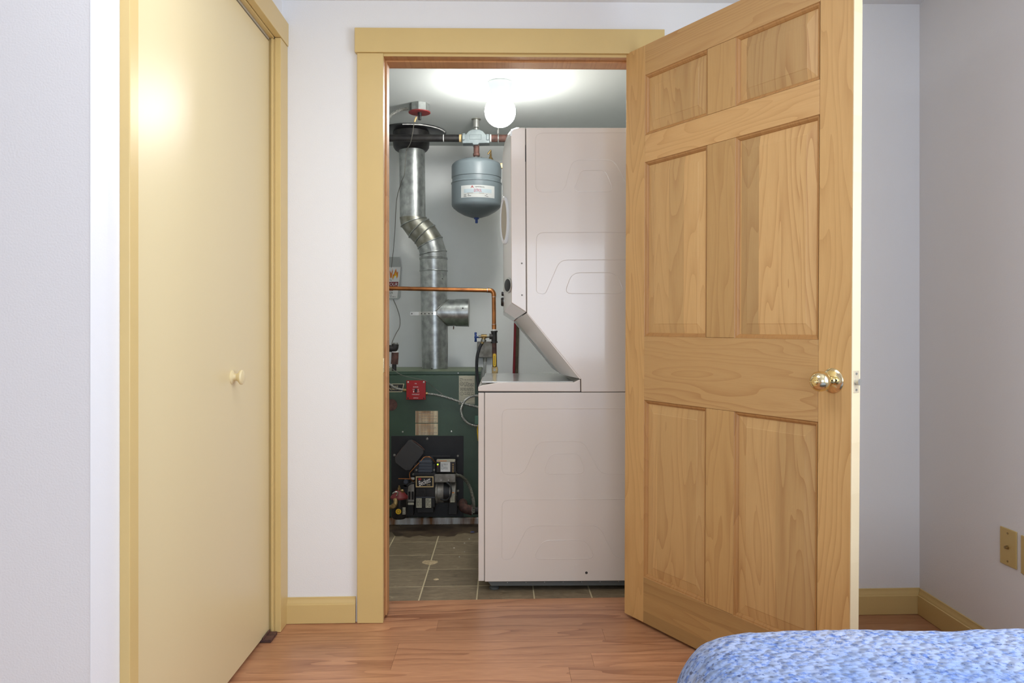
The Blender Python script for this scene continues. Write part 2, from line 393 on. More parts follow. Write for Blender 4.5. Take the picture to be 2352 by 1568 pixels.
# windows (outside the frame, the back one is added only for fill light)
def window(name, a, b, axis, label):
    bm = NB(); t = .05
    if axis == 'x':
        x = a[0]
        for y0, y1, z0, z1 in ((a[1], b[1], a[2], a[2]+t), (a[1], b[1], b[2]-t, b[2]), (a[1], a[1]+t, a[2]+t, b[2]-t), (b[1]-t, b[1], a[2]+t, b[2]-t), ((a[1]+b[1])/2-t/2, (a[1]+b[1])/2+t/2, a[2]+t, b[2]-t)):
            box(bm, (x, y0, z0), (x + .06, y1, z1))
    else:
        y = a[1]
        for x0, x1, z0, z1 in ((a[0], b[0], a[2], a[2]+t), (a[0], b[0], b[2]-t, b[2]), (a[0], a[0]+t, a[2]+t, b[2]-t), (b[0]-t, b[0], a[2]+t, b[2]-t), ((a[0]+b[0])/2-t/2, (a[0]+b[0])/2+t/2, a[2]+t, b[2]-t)):
            box(bm, (x0, y, z0), (x1, y + .06, z1))
    return tag(obj(name, bm, 'yellow_paint'), label, kind='structure')
window('window_1', (XR + .04, WY0, WZ0), (0, WY1, WZ1), 'x', 'yellow framed window in the right wall')
window('fill_window', (-.9, -2.56, .7), (1.3, 0, 2.1), 'y', 'yellow framed window added in the back wall for fill light')

# bedroom floor: gently sloping slab with laminate planks
fx = Matrix.Translation((0, 2.75, 0)) @ Matrix(((1, 0, 0, 0), (0, 1, 0, 0), (0.0103, 0.008, 1, 0), (0, 0, 0, 1)))
fx = Matrix.Translation((0, 2.75, 0)) @ Matrix.Rotation(-0.0103, 4, 'Y') @ Matrix.Rotation(0.008, 4, 'X')
fl = obj('floor', B((-2.6, -5.3, -.05), (XR, .205, -.011)), 'underlay', xf=fx); tag(fl, 'reddish brown wood laminate plank floor of the bedroom', kind='structure')
lim = (-2.6, XR)
RW = 0.1; n = 0
rows = int((0.205 + 5.3) / RW) + 1
rl = random.Random(3)
meshes = {}
seams = {0: [-1.0, .9], 1: [-1.3, .8], 2: [-.224], 3: [.352], 4: [-.34, .95], 5: [-.34, .29], 6: [.21], 7: [-.55, .6]}
for i in range(rows):
    y1 = 0.205 - i * RW; y0 = y1 - RW
    xs = [lim[0]]
    if i in seams:
        xs += [x for x in (seams[i][0] - 1.2, ) if x > lim[0] + .3] + seams[i]
    else:
        x = lim[0] + rl.uniform(.3, 1.2)
        while x < lim[1] - .2: xs.append(x); x += 1.22
    xs.append(lim[1])
    for a, b in zip(xs, xs[1:]):
        bm = B((a + .0003, max(y0, -5.3) + .0002, -.011), (b - .0003, y1 - .0002, 0))
        obj('plank', bm, 'laminate', fl, xf=fx)

# utility floor: slate tiles
ux = Matrix.Rotation(-0.0103, 4, 'Y')
UX0, UX1, UY1 = -1.05, 1.25, 4.86
ul = obj('floor', B((UX0, 2.955, -.04), (UX1, UY1, -.0016)), 'grout', xf=ux); tag(ul, 'dark slate tile floor of the utility room', kind='structure')
T = 0.2245; k0 = -0.318
for i in range(-4, 8):
    for j in range(0, 9):
        x0 = k0 + i * T; x1 = x0 + T; y1 = 3.1255 + j * T; y0 = y1 - T
        x0 = max(x0, UX0); x1 = min(x1, UX1); y0 = max(y0, 2.958); y1 = min(y1, UY1)
        if x1 - x0 < .02 or y1 - y0 < .02: continue
        g = .0028
        obj('tile', B((x0 + g, y0 + g, -.006), (x1 - g, y1 - g, -.0005)), 'slate_tile', ul, xf=ux, bevel=.001, bseg=1)
ZU = 2.226
wall('wall_utility_left', [((UX0 - .1, YB, -.05), (UX0, UY1 + .1, ZT))], 'utility_paint', 'utility room side wall on the left')
wall('wall_utility_right', [((UX1, YB, -.05), (UX1 + .1, UY1 + .1, ZT))], 'utility_paint', 'utility room side wall on the right')
wall('wall_utility_back', [((UX0, UY1, -.05), (UX1, UY1 + .1, ZT))], 'utility_paint', 'pale grey back wall of the utility room')
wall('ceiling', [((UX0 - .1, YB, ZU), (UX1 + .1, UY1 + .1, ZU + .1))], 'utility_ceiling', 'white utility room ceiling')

# baseboards
def baseboard(name, p0, p1, nrm, label, h=.092):
    bm = NB(); p0 = Vector(p0); p1 = Vector(p1); n_ = Vector(nrm)
    prof = [(0, 0), (.015, 0), (.015, h - .024), (.0115, h - .0235), (.0115, h - .020), (.0085, h - .014), (.0065, h - .006), (.0065, h), (0, h)]
    def loop(p): return [Vector((p.x, p.y, floorz(p.x, p.y) + .0005)) + n_ * a + Vector((0, 0, z)) for a, z in prof]
    loft(bm, [loop(p0), loop(p1)])
    return tag(obj(name, bm, 'yellow_paint', bevel=.0015), label, kind='structure')
baseboard('baseboard_front', (-.766, YW, 0), (-.520, YW, 0), (0, -1, 0), 'yellow baseboard between closet and doorway')
baseboard('baseboard_front', (.60, YW, 0), (XR, YW, 0), (0, -1, 0), 'yellow baseboard behind the open pine door')
baseboard('baseboard_right', (XR, YW - .013, 0), (XR, -2.45, 0), (-1, 0, 0), 'yellow baseboard along the right wall')

# doorway casing (trim_2)
YF = YW - .019
dt = thing('trim_2', (JXL, YF, 0), 'yellow painted wooden casing around the utility doorway', None); dt['kind'] = 'structure'
def PYx(px, Y): return PY(px, 700, Y).x
cx0, cx1 = PYx(820, YF), PYx(880, YF); hx0, hx1 = PYx(815, YF), PYx(1526, YF); rx0, rx1 = PYx(1461, YF), PYx(1521, YF)
hz0 = PY(1176, 123, YF).z; hz1 = PY(1176, 66.5, YF).z
obj('side_casing', B((cx0, YF, floorz(cx0, YW) + .001), (cx1, YW + .0005, hz0)), 'yellow_paint', dt, bevel=.002)
obj('side_casing', B((rx0, YF, floorz(rx0, YW) + .001), (rx1, YW + .0005, hz0)), 'yellow_paint', dt, bevel=.002)
obj('head_casing', B((hx0, YF - .006, hz0 + .0005), (hx1, YW + .0005, hz1)), 'yellow_paint', dt, bevel=.002)
YJ = YW - .008
obj('jamb_edge', B((JXL - .018, YJ - .002, .004), (JXL, YJ + .003, JZ)), 'yellow_paint', dt, bevel=.001)
obj('jamb_edge', B((JXL - .018, YJ - .002, JZ), (JXR + .018, YJ + .003, JZ + .018)), 'yellow_paint', dt, bevel=.001)
obj('jamb', B((JXL - .019, YJ + .003, .006), (JXL, YB + .003, JZ)), 'jamb_pine', dt)
obj('jamb', B((JXR, YJ + .003, .012), (JXR + .019, YB + .003, JZ)), 'jamb_pine', dt)
obj('head_jamb', B((JXL - .019, YJ + .003, JZ), (JXR + .019, YB + .003, JZ + .018)), 'jamb_pine', dt)
ys = YJ + .040
obj('door_stop', B((JXL, ys, .006), (JXL + .006, YB - .025, JZ - .006)), 'jamb_pine', dt, bevel=.001)
obj('door_stop', B((JXR - .006, ys, .012), (JXR, YB - .025, JZ - .006)), 'jamb_pine', dt, bevel=.001)
obj('door_stop', B((JXL, ys, JZ - .006), (JXR, YB - .025, JZ)), 'jamb_pine', dt, bevel=.001)
sp = obj('strike_plate', B((JXL - .004, YJ - .003, PY(882, 856, YJ).z), (JXL + .0012, YJ + .030, PY(882, 822, YJ).z)), 'polished_brass', dt, bevel=.001); sp['label'] = 'brass strike plate'
for z in (.4, .6): pass

# closet casing (trim_3)
XC = XCL + .021
ct = thing('trim_3', (XC, CY1, 0), 'yellow painted casing and header around the closet door', None); ct['kind'] = 'structure'
zc0 = CZ; zc1 = PX(659, 52, XC).z
obj('side_casing', B((XCL - .0005, CY1, floorz(XC, CY1) + .001), (XC, YW - .001, zc0)), 'yellow_paint', ct, bevel=.002)
obj('side_casing', B((XCL - .0005, 1.583, floorz(XC, 1.6) + .001), (XC, CY0, zc0)), 'yellow_paint', ct, bevel=.002)
obj('head_casing', B((XCL - .0005, 1.575, zc0 + .001), (XC + .003, YW - .0005, zc1)), 'yellow_paint', ct, bevel=.002)
obj('side_jamb', B((XCL - .10, CY1 + .001, floorz(XC, CY1) + .001), (XCL - .001, CY1 + .019, zc0 - .004)), 'yellow_paint', ct, bevel=.001)
obj('side_jamb', B((XCL - .10, CY0 - .019, floorz(XC, CY0) + .001), (XCL - .001, CY0 - .001, zc0 - .004)), 'yellow_paint', ct, bevel=.001)
obj('bead', B((XCL - .012, CY1 - .006, floorz(XC, CY1) + .001), (XCL - .004, CY1 + .001, zc0 - .004)), 'yellow_paint', ct, bevel=.002)
obj('head_jamb', B((XCL - .10, CY0, zc0 - .004), (XCL - .002, CY1, zc0 + .014)), 'yellow_paint', ct, bevel=.001)
tr = obj('sliding_track', B((XCL - .034, CY0, zc0 - .012), (XCL - .016, CY1 - .012, zc0 - .0045)), 'track_metal', ct, bevel=.001); tr['label'] = 'metal sliding track'
fg = NB(); zf = floorz(-.8, 2.6) + .001
box(fg, (-.825, 2.575, zf), (-.772, 2.648, zf + .010)); box(fg, (-.800, 2.575, zf + .010), (-.796, 2.648, zf + .017))
g_ = obj('floor_guide', fg, 'rust_iron', ct, bevel=.001)
# closet sliding door
cd = thing('door_2', (-.80, 2.1, .02), 'cream yellow flush sliding closet door with a small round knob', None); cd['kind'] = 'structure'
XD = PX(620, 700, -.803).x
dz0 = floorz(-.8, 2.3) + .014; dz1 = 2.043
obj('slab', B((-.838, CY0 + .05, dz0), (-.803, CY1 - .006, dz1)), 'closet_door_paint', cd, bevel=.002)
obj('edge_stile', B((-.838, CY0 - .01, dz0), (-.8022, CY0 + .0495, dz1)), 'closet_door_paint', cd, bevel=.0015)
kb = PX(533, 866, -.803)
kn = obj('knob', lathe(NB(), [(.021, 0), (.021, .002), (.012, .007), (.010, .014), (.015, .020), (.0215, .025), (.0225, .029), (.020, .033), (.010, .036), (.001, .037)], kb, (1, 0, 0)), 'closet_door_paint', cd, smooth=True)
obj('rose', lathe(NB(), [(.019, 0), (.019, .003), (.014, .005)], kb + Vector((-.001, 0, 0)), (1, 0, 0)), 'plate_brass', kn, smooth=True)

# ================================================================== PINE DOOR
Mc = [[.5148, -.0016, .8573], [.01, .9999, -.0042], [-.8572, .0107, .5148]]
def c2w(v): return Vector((v[0] * cs + v[2] * sn, -v[0] * sn + v[2] * cs, -v[1]))
cu = c2w((Mc[0][0], Mc[1][0], Mc[2][0])); cv_ = -c2w((Mc[0][1], Mc[1][1], Mc[2][1])); cn = c2w((Mc[0][2], Mc[1][2], Mc[2][2]))
org = c2w((.4114, -1.0081, 2.7471)) + Vector((0, 0, CAMZ))
H = 2.02
o0 = org - cv_ * H
DX = Matrix(((cu.x, cn.x, cv_.x, o0.x), (cu.y, cn.y, cv_.y, o0.y), (cu.z, cn.z, cv_.z, o0.z), (0, 0, 0, 1)))
door = bpy.data.objects.new('door_1', None); COL.objects.link(door); door.matrix_basis = DX; WM[door.name] = DX
tag(door, 'open natural pine door with six raised panels and brass knob', kind='structure')
TK = .035; W_ = .914; S1 = .103; S2 = .8116
def dpart(name, x0, x1, z0, z1, m, y0=0, y1=TK, bevel=.0012, parent=None):
    return obj(name, B((x0, y0, z0), (x1, y1, z1)), m, parent or door, xf=DX, bevel=bevel)
def Z_(v): return H - v
M1, M2 = .3985, .5155
dpart('stile', 0, S1 - .0006, 0, H, 'pine_stile'); dpart('stile', S2 + .0006, W_ - .002, 0, H, 'pine_stile')
e = dpart('edge_strip', W_ - .002, W_, 0, H, 'pine_edge_lit', y0=.0005, y1=TK - .0005, bevel=0); e['label'] = 'pine edge with window light put into its pale colour'
rails = [(0, .105), (.3136, .4079), (1.0151, 1.2382), (1.8603, H)]
for i, (a, b) in enumerate(rails): dpart('rail', S1, S2, Z_(b), Z_(a), 'pine_bottom' if i == 3 else 'pine_rail')
for (a, b) in ((.105, .3136), (.4079, 1.0151), (1.2382, 1.8603)):
    dpart('mullion', M1, M2, Z_(b) + .0006, Z_(a) - .0006, 'pine_stile')
    for (x0, x1) in ((S1, M1), (M2, S2)):
        z0, z1 = Z_(b), Z_(a)
        # sticking: moulded slope around the opening, on both faces
        for side in (0, 1):
            def yy(d): return d if side == 0 else TK - d
            bm = NB()
            prof = [(0, .0), (.002, .0022), (.006, .003), (.011, .0075), (.0125, .0105), (.0125, .0135), (0, .0135)]
            loops = []
            for ins, dep in prof:
                loops.append([Vector((x0 + ins, yy(dep), z0 + ins)), Vector((x1 - ins, yy(dep), z0 + ins)), Vector((x1 - ins, yy(dep), z1 - ins)), Vector((x0 + ins, yy(dep), z1 - ins))])
            loft(bm, loops, False, False)
            obj('sticking', bm, 'pine_sticking', door, xf=DX)
        # raised and fielded panel
        bm = NB(); g = .004; fw = .038
        L0 = [(x0 + g, z0 + g), (x1 - g, z0 + g), (x1 - g, z1 - g), (x0 + g, z1 - g)]
        def ring(ins, y): return [Vector((x + (ins if x < (x0+x1)/2 else -ins), y, z + (ins if z < (z0+z1)/2 else -ins))) for x, z in L0]
        loft(bm, [ring(fw + .002, .0045), ring(fw, .0055), ring(0, .0115), ring(0, TK - .0115), ring(fw, TK - .0055), ring(fw + .002, TK - .0045)])
        obj('panel', bm, 'pine_panel', door, xf=DX)
# knob set
kz = None
def door_pt(px, py):
    """point on the visible face of the door under a pixel"""
    o = Vector((0, 0, CAMZ)); d = P(px, py, 1) - o; iv = DX.inverted(); a = iv @ o; b = iv.to_3x3() @ d
    t = -a.y / b.y; return a + b * t
kp = door_pt(1912.5, 874)
rose = obj('rose', lathe(NB(), [(.0335, 0), (.0335, .002), (.031, .0045), (.024, .007), (.013, .010), (.012, .012)], kp, (0, -1, 0), 48), 'polished_brass', door, xf=DX, smooth=True)
ball = obj('door_knob', lathe(NB(), [(.0118, .008), (.0105, .016), (.0105, .024), (.013, .029), (.019, .0325), (.0235, .038), (.0262, .045), (.027, .052), (.0255, .060), (.021, .067), (.015, .0715), (.011, .073), (.0108, .0715), (.0005, .0712)], kp, (0, -1, 0), 48), 'polished_brass', door, xf=DX, smooth=True)
obj('turn_button', lathe(NB(), [(.009, .069), (.009, .0745), (.008, .0755), (.0005, .0758)], kp, (0, -1, 0), 24), 'polished_brass', ball, xf=DX, smooth=True)
obj('turn_button', B((kp.x - .0085, kp.y - .084, kp.z - .0016), (kp.x + .0085, kp.y - .0745, kp.z + .0016)), 'polished_brass', ball, xf=DX, bevel=.001)
obj('rose_hole', cyl(NB(), kp + Vector((.016, -.0095, .002)), kp + Vector((.016, -.006, .002)), .0036), 'dark_gap', rose, xf=DX)
kz = kp.z
lp = obj('latch_plate', B((W_, .0065, kz - .029), (W_ + .0012, TK - .0065, kz + .029)), 'latch_brass', door, xf=DX, bevel=.001)
obj('latch_bolt', cyl(NB(), (W_ + .001, TK/2, kz), (W_ + .012, TK/2, kz), .0085), 'steel', lp, xf=DX, smooth=True)
for dz in (-.021, .021): obj('screw', cyl(NB(), (W_ + .001, TK/2, kz + dz), (W_ + .0022, TK/2, kz + dz), .0032, seg=12), 'aluminium', lp, xf=DX)
kb2 = Vector((kp.x, TK, kp.z))
obj('door_knob', lathe(NB(), [(.0335, 0), (.031, .0045), (.013, .010), (.0105, .016), (.019, .022), (.025, .032), (.021, .043), (.001, .048)], kb2, (0, 1, 0), 32), 'polished_brass', door, xf=DX, smooth=True)
for z in (.2, 1.0, 1.78):
    obj('hinge', cyl(NB(), (-.006, TK + .004, z), (-.006, TK + .004, z + .09), .006), 'plate_brass', door, xf=DX, smooth=True)

# ================================================================== RIGHT WALL PLATES
def wall_plate(px, py0, wy, label, jack):
    a = PX(px[0], py0[0], XR); b = PX(px[1], py0[1], XR)
    y0 = a.y; z1 = a.z; z0 = PX(px[0], py0[2], XR).z
    y1 = y0 - wy
    t = thing('wall_plate', (XR, (y0 + y1) / 2, z0), label, 'wall plate')
    p = obj('plate', B((XR - .005, y1, z0), (XR - .0003, y0, z1)), 'plate_brass', t, bevel=.002)
    ym = (y0 + y1) / 2; zm = (z0 + z1) / 2
    for s in (-1, 1): obj('screw', cyl(NB(), (XR - .0064, ym, zm + s * .042), (XR - .0045, ym, zm + s * .042), .003, seg=12), 'brass_fit', t)
    if jack:
        obj('coaxial_jack', cyl(NB(), (XR - .014, ym, zm), (XR - .0045, ym, zm), .0045, seg=16), 'brass_fit', t, smooth=True)
        obj('jack_nut', cyl(NB(), (XR - .008, ym, zm), (XR - .0045, ym, zm), .0065, seg=6), 'brass_fit', t)
    else:
        for s in (-.02, .02): obj('socket_face', B((XR - .0065, ym - .016, zm + s - .013), (XR - .0045, ym + .016, zm + s + .013)), 'cream_ink', t, bevel=.003)
wall_plate((2300, 2339), (1207, 1222, 1291), .073, 'brass coloured cable jack plate on the right wall', True)
wall_plate((2348, 2352), (1228, 1230, 1316), .073, 'yellowish plate cut by the right picture edge, beside the jack plate', False)

# ================================================================== BED
def bed():
    t = thing('bed', (.88, .3, floorz(.9, .4)), 'bed under a blue and white quilt in the lower right corner', 'bed')
    x0, x1, y0, y1 = .39, 1.33, -.85, 1.26; r0 = .05; zt = .524
    bx = Matrix.Identity(4)
    prof = [(-.44 + .0125 * i, 0) for i in range(36)] + [(.005, -.0003), (.02, -.001), (.035, -.0035), (.05, -.008), (.062, -.014), (.074, -.022), (.084, -.031), (.093, -.042), (.101, -.054), (.108, -.067), (.115, -.082), (.122, -.10), (.128, -.12), (.134, -.15), (.139, -.19), (.143, -.24), (.146, -.30), (.148, -.38), (.15, -.46)]
    loops = []
    for d, dz in prof:
        rr = max(r0 + d, 0.012); loop = []
        xa, xb, ya, yb = x0 - d + rr, x1 + d - rr, y0 - d + rr, y1 + d - rr
        def arc(cx, cy, a0):
            return [(cx + rr * math.cos(a0 + math.pi/2 * k / 14), cy + rr * math.sin(a0 + math.pi/2 * k / 14)) for k in range(15)]
        def seg(a, b, n): return [(a[0] + (b[0]-a[0]) * k / n, a[1] + (b[1]-a[1]) * k / n) for k in range(1, n)]
        pts = arc(xb, yb, 0); pts += seg(pts[-1], (xa, yb + rr), 70)
        q = arc(xa, yb, math.pi/2); pts += q; pts += seg(q[-1], (xa - rr, ya), 90)
        q = arc(xa, ya, math.pi); pts += q; pts += seg(q[-1], (xb, ya - rr), 30)
        q = arc(xb, ya, 1.5 * math.pi); pts += q; pts += seg(q[-1], (xb + rr, yb), 40)
        for x, y in pts:
            hang = min(1, max(0, -dz / .3))
            nz = noise.noise(Vector((x * 38, y * 38, dz * 38))) * .0022 + noise.noise(Vector((x * 90, y * 90, dz * 90))) * .0009 + noise.noise(Vector((x * 6, y * 6, 3))) * .004
            w = .018 * hang * math.sin((x + y) * 22 + 2 * math.sin(x * 5))
            cxm, cym = (x0 + x1) / 2, (y0 + y1) / 2
            dx, dy = (1 if x > cxm else -1) * w, 0
            loop.append(Vector((x + (dx if abs(x - cxm) > .4 else 0), y + (w if abs(y - cym) > .9 else 0), zt + dz + nz + .022 * (x - .4) / 1.0 * 0 + nz * hang)))
        loops.append(loop)
    bm = loft(NB(), loops, True, False)
    obj('quilt', bm, 'quilt', t, smooth='all')
    obj('mattress', B((x0 - .02, y0 - .02, .27), (x1 + .02, y1 + .01, .50)), 'mattress', t, bevel=.05, bseg=4)
    obj('bed_base', B((x0, y0, .12), (x1, y1 - .01, .268)), 'pine_rail', t, bevel=.005)
    for x in (x0 + .05, x1 - .05):
        for y in (y0 + .05, y1 - .06): obj('leg', cyl(NB(), (x, y, floorz(x, y) + .001), (x, y, .12), .022, .028), 'pine_stile', t, smooth=True)
bed()

# ================================================================== LAUNDRY TOWER
YS = 3.03; YE = 3.70
lt = thing('laundry_tower', (.2, 3.35, floorz(.2, 3.3)), 'stacked white washer and dryer tower seen from its side', 'washing machine')
upper = [(1208, 293), (1515, 293), (1515, 899.5), (1335, 900), (1334.5, 870.5), (1210, 718.6)]
obj('dryer_cabinet', pprism(upper, YS, YE), 'warm_bounce_enamel', lt, bevel=.003)
frame = [(1173, 303), (1180, 296), (1190, 293.2), (1206.6, 292.6), (1208.9, 717), (1174.5, 695)]
obj('front_frame', pprism(frame, YS, YE), 'warm_bounce_enamel', lt, bevel=.003)
obj('seam', pprism([(1204, 296), (1210, 296), (1211, 716), (1206, 714)], YS + .003, YS + .012), 'washer_seam', lt)
# glossy curved fascia in front of the frame; its side edge is chamfered
A = [(1192, 293.3), (1182, 296.4), (1175.5, 303.5), (1174, 312), (1173.6, 340), (1173.8, 400), (1174.2, 520), (1175.4, 640), (1176.6, 696)]
Bp = [(1186, 293.2), (1175, 297), (1165.5, 310), (1159, 328), (1154.6, 352), (1153.8, 372), (1156.2, 430), (1157.6, 640), (1157.8, 714)]
def strip2(A, Bp, YA, YBv, YEND, m, name, extra=None):
    la = [PY(x, y, YA) for x, y in A]; lb = [PY(x, y, YBv) for x, y in Bp]
    bm = NB()
    for P0, P1, P2, P3 in zip(la, lb, la[1:], lb[1:]):
        vs = [bm.verts.new(p) for p in (P0, P1, P3, P2)]; bm.faces.new(vs)
        vs = [bm.verts.new(p) for p in (P1, Vector((P1.x, YEND, P1.z)), Vector((P3.x, YEND, P3.z)), P3)]; bm.faces.new(vs)
        vs = [bm.verts.new(p) for p in (P0, P2, Vector((P2.x, YEND, P2.z)), Vector((P0.x, YEND, P0.z)))]; bm.faces.new(vs)
    for i in (0, -1):
        vs = [bm.verts.new(p) for p in (la[i], lb[i], Vector((lb[i].x, YEND, lb[i].z)), Vector((la[i].x, YEND, la[i].z)))]; bm.faces.new(vs)
    bmesh.ops.remove_doubles(bm, verts=bm.verts, dist=1e-5)
    return obj(name, bm, m, lt, smooth=True)
fa = strip2(A, Bp, YS + .002, YS + .045, YE - .01, 'white_gloss', 'front_fascia'); fa['label'] = 'glossy white curved front fascia'
strip2([(1174.8, 695.5), (1208, 716.5)], [(1158, 714.5), (1184, 732)], YS + .002, YS + .045, YE - .01, 'white_gloss', 'fascia_underside')
dg_ = strip2([(1210, 718.5), (1333, 869.5)], [(1186, 733.5), (1290, 860)], YS + .002, YS + .06, YE - .01, 'white_gloss', 'slanted_front')
obj('slanted_edge', pprism([(1209, 718), (1212.5, 719.5), (1335, 869.5), (1331, 870)], YS + .001, YS + .01), 'warm_bounce_enamel', lt)
capp = [(1098, 898.5), (1098, 888), (1108, 884.5), (1145, 878), (1318, 877.5), (1333, 870.5), (1333.5, 899.2)]
cp = obj('washer_top', pprism(capp, YS, YE), 'warm_bounce_enamel', lt, bevel=.003)
obj('lid', B((PY(1106, 880, YS).x, YS + .02, PY(1106, 878, YS).z - .003), (PY(1318, 880, YS).x, YE - .02, PY(1106, 877, YS).z + .001)), 'white_gloss', lt, bevel=.004)
body = [(1113.2, 901.6), (1515, 900.6), (1515, 1333), (1113.2, 1336)]
obj('washer_cabinet', pprism(body, YS, YE), 'warm_bounce_enamel', lt, bevel=.003)
obj('front_panel', pprism([(1098.5, 901.6), (1112.3, 901.6), (1112.3, 1334.5), (1098.5, 1334.5)], YS + .001, YE), 'warm_bounce_enamel', lt, bevel=.003)
obj('seam', pprism([(1111, 903), (1114.5, 903), (1114.5, 1333), (1111, 1333)], YS + .004, YS + .02), 'washer_seam', lt)
obj('seam', pprism([(1100, 898), (1512, 897.5), (1512, 903), (1100, 903)], YS + .005, YS + .02), 'washer_seam', lt)
obj('plinth', pprism([(1119, 1334), (1512, 1331), (1512, 1344), (1128, 1345.5)], YS + .015, YE - .02), 'grey_base', lt, bevel=.002)
def foot(x, y):
    zf = floorz(x, 3.3) + .0005
    obj('foot', lathe(NB(), [(.019, zf), (.020, zf + .008), (.016, zf + .012), (.008, zf + .014), (.008, .05)], (x, y, 0), (0, 0, 1), 20), 'grey_base', lt, smooth=True)
fxp = PY(1135, 1350, 3.07).x
for x in (fxp, PY(1480, 1350, 3.07).x):
    for y in (3.085, 3.64): foot(x, y)
for k in range(7): screw(1165.5 + 42.6 * k, 1337.2 - .35 * k, YS + .014, lt, r=.9, d=.002)
for x, y, r in ((1198.5, 604.5, 2.0), (1199, 677.5, 2.0)): screw(x, y, YS - .001, lt, r=r, d=.001, m='aluminium')
obj('plug_button', pcyl(1324, 1300.5, 3.6, YS - .0015, .003), 'warm_bounce_enamel', lt, smooth=True)
obj('hole', pcyl(1347, 1315, 3.0, YS - .0006, .001), 'washer_seam', lt)
obj('vent_slot', pbox(1206.2, 333, 1207.6, 371, YS - .0004, .002), 'washer_seam', lt)
def emboss(pts, closed=False):
    w = [PY(x, y, YS + .0003) for x, y in pts]
    out = []
    for i, p in enumerate(w):
        if 0 < i < len(w) - 1:
            a, b = w[i-1], w[i+1]; r_ = min(.03, (p-a).length * .4, (p-b).length * .4)
            p1 = p + (a-p).normalized() * r_; p2 = p + (b-p).normalized() * r_
            out += [p1.lerp(p, 2*u*(1-u) + u*u).lerp(p2, 0) if False else p1 * (1-u)**2 + p * 2*u*(1-u) + p2 * u*u for u in (0, .25, .5, .75, 1)]
        else: out.append(p)
    obj('embossed_rib', tube(NB(), out, .0014, 6), 'warm_bounce_enamel', lt, smooth=True)
for pts in (
    [(1512, 1145), (1153, 1147.5), (1152.5, 1284), (1175, 1284), (1213, 1207), (1375, 1206), (1413, 1281), (1512, 1281)],
    [(1300, 1240), (1347, 1240), (1367, 1282.5), (1225, 1283.5), (1246, 1240.5), (1300, 1240)],
    [(1512, 937), (1153, 939), (1152.5, 1089), (1202, 1089), (1236, 1013.5), (1340, 1013), (1379, 1087.5), (1512, 1087)],
    [(1300, 1041), (1330, 1041), (1345, 1087), (1247, 1088), (1265, 1041.5), (1300, 1041)],
    [(1512, 304), (1230, 305), (1230.5, 441), (1295, 440), (1315, 367), (1410, 367), (1442, 430), (1512, 430)],
    [(1360, 391), (1390, 391), (1411, 440), (1315, 440), (1335, 391), (1360, 391)],
    [(1512, 533), (1232, 534), (1232, 672), (1252, 676), (1286, 597), (1512, 596)],
    [(1360, 626), (1415, 626), (1435, 674), (1296, 674), (1314, 626), (1360, 626)]):
    emboss(pts)
# dryer door bulge, dials
dc = PY(1158.5, 506, 3.055); ax = Vector((-.70, -.71, 0)).normalized(); tt = Vector((.71, -.70, 0)).normalized()
def oval(prof):
    bm = lathe(NB(), prof, dc, ax, 48)
    for v in bm.verts:
        d = (v.co - dc).dot(tt); v.co -= tt * d * (1 - .21)
    return bm
dd = obj('dryer_door', oval([(.092, -.012), (.096, .0), (.093, .006), (.083, .006), (.079, .001), (.0005, .0005)]), 'white_gloss', lt, smooth=True)
obj('door_dish', oval([(.079, .0015), (.04, .002), (.0005, .0021)]), 'dish_grey', dd, smooth=True)
def dial(px, py, Y, r, L, m='black_gloss', tilt=0.0):
    p = PY(px, py, Y); a = Vector((-1, -tilt, 0)).normalized()
    d = obj('dial', lathe(NB(), [(r, 0), (r, L * .7), (r * .85, L)], p, a, 24), m, lt, smooth=True)
    obj('chrome_ring', lathe(NB(), [(r * 1.18, -.001), (r * 1.18, .0025), (r * 1.02, .003)], p, a, 24), 'steel', d, smooth=True)
dial(1158.5, 674.5, 3.12, .009, .012); dial(1158.5, 693, 3.12, .018, .014)
dial(1167, 655, 3.05, .026, .004, tilt=.55)
obj('hinge_cover', pbox(1172, 300, 1176, 312, YS - .0005, .001), 'white_gloss', lt)

# ================================================================== BOILER
YBo = 4.15
zf = floorz(-.6, 4.2)
pad = obj('concrete', pprism([(850, 1206), (1150, 1203), (1150, 1189), (850, 1191)], YBo - .015, 4.80), 'concrete', bevel=.004)
pad.name = 'concrete_pad'; tag(pad, 'rust-streaked concrete pad under the green boiler', 'pad')
bo = thing('boiler', PY(985, 1188, 4.3), 'dark green heating boiler standing on the concrete pad', 'boiler')
obj('jacket', pprism([(868, 861.5), (1104, 861.5), (1104, 1187.3), (868, 1187.3)], YBo, 4.66), 'green_enamel', bo, bevel=.003)
obj('lid', pprism([(866, 853), (1104.5, 853), (1104.5, 860.5), (866, 860.5)], YBo + .02, 4.68), 'green_enamel', bo, bevel=.002)
a = PY(870, 852.4, YBo + .025)
BZ = a.z
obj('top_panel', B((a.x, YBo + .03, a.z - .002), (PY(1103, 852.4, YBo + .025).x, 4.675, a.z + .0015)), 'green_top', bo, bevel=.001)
screw(1052.5, 856.5, YBo + .02, bo, r=1.6); screw(925, 991.5, YBo, bo, r=2.0); screw(1037, 990.5, YBo, bo, r=2.0)
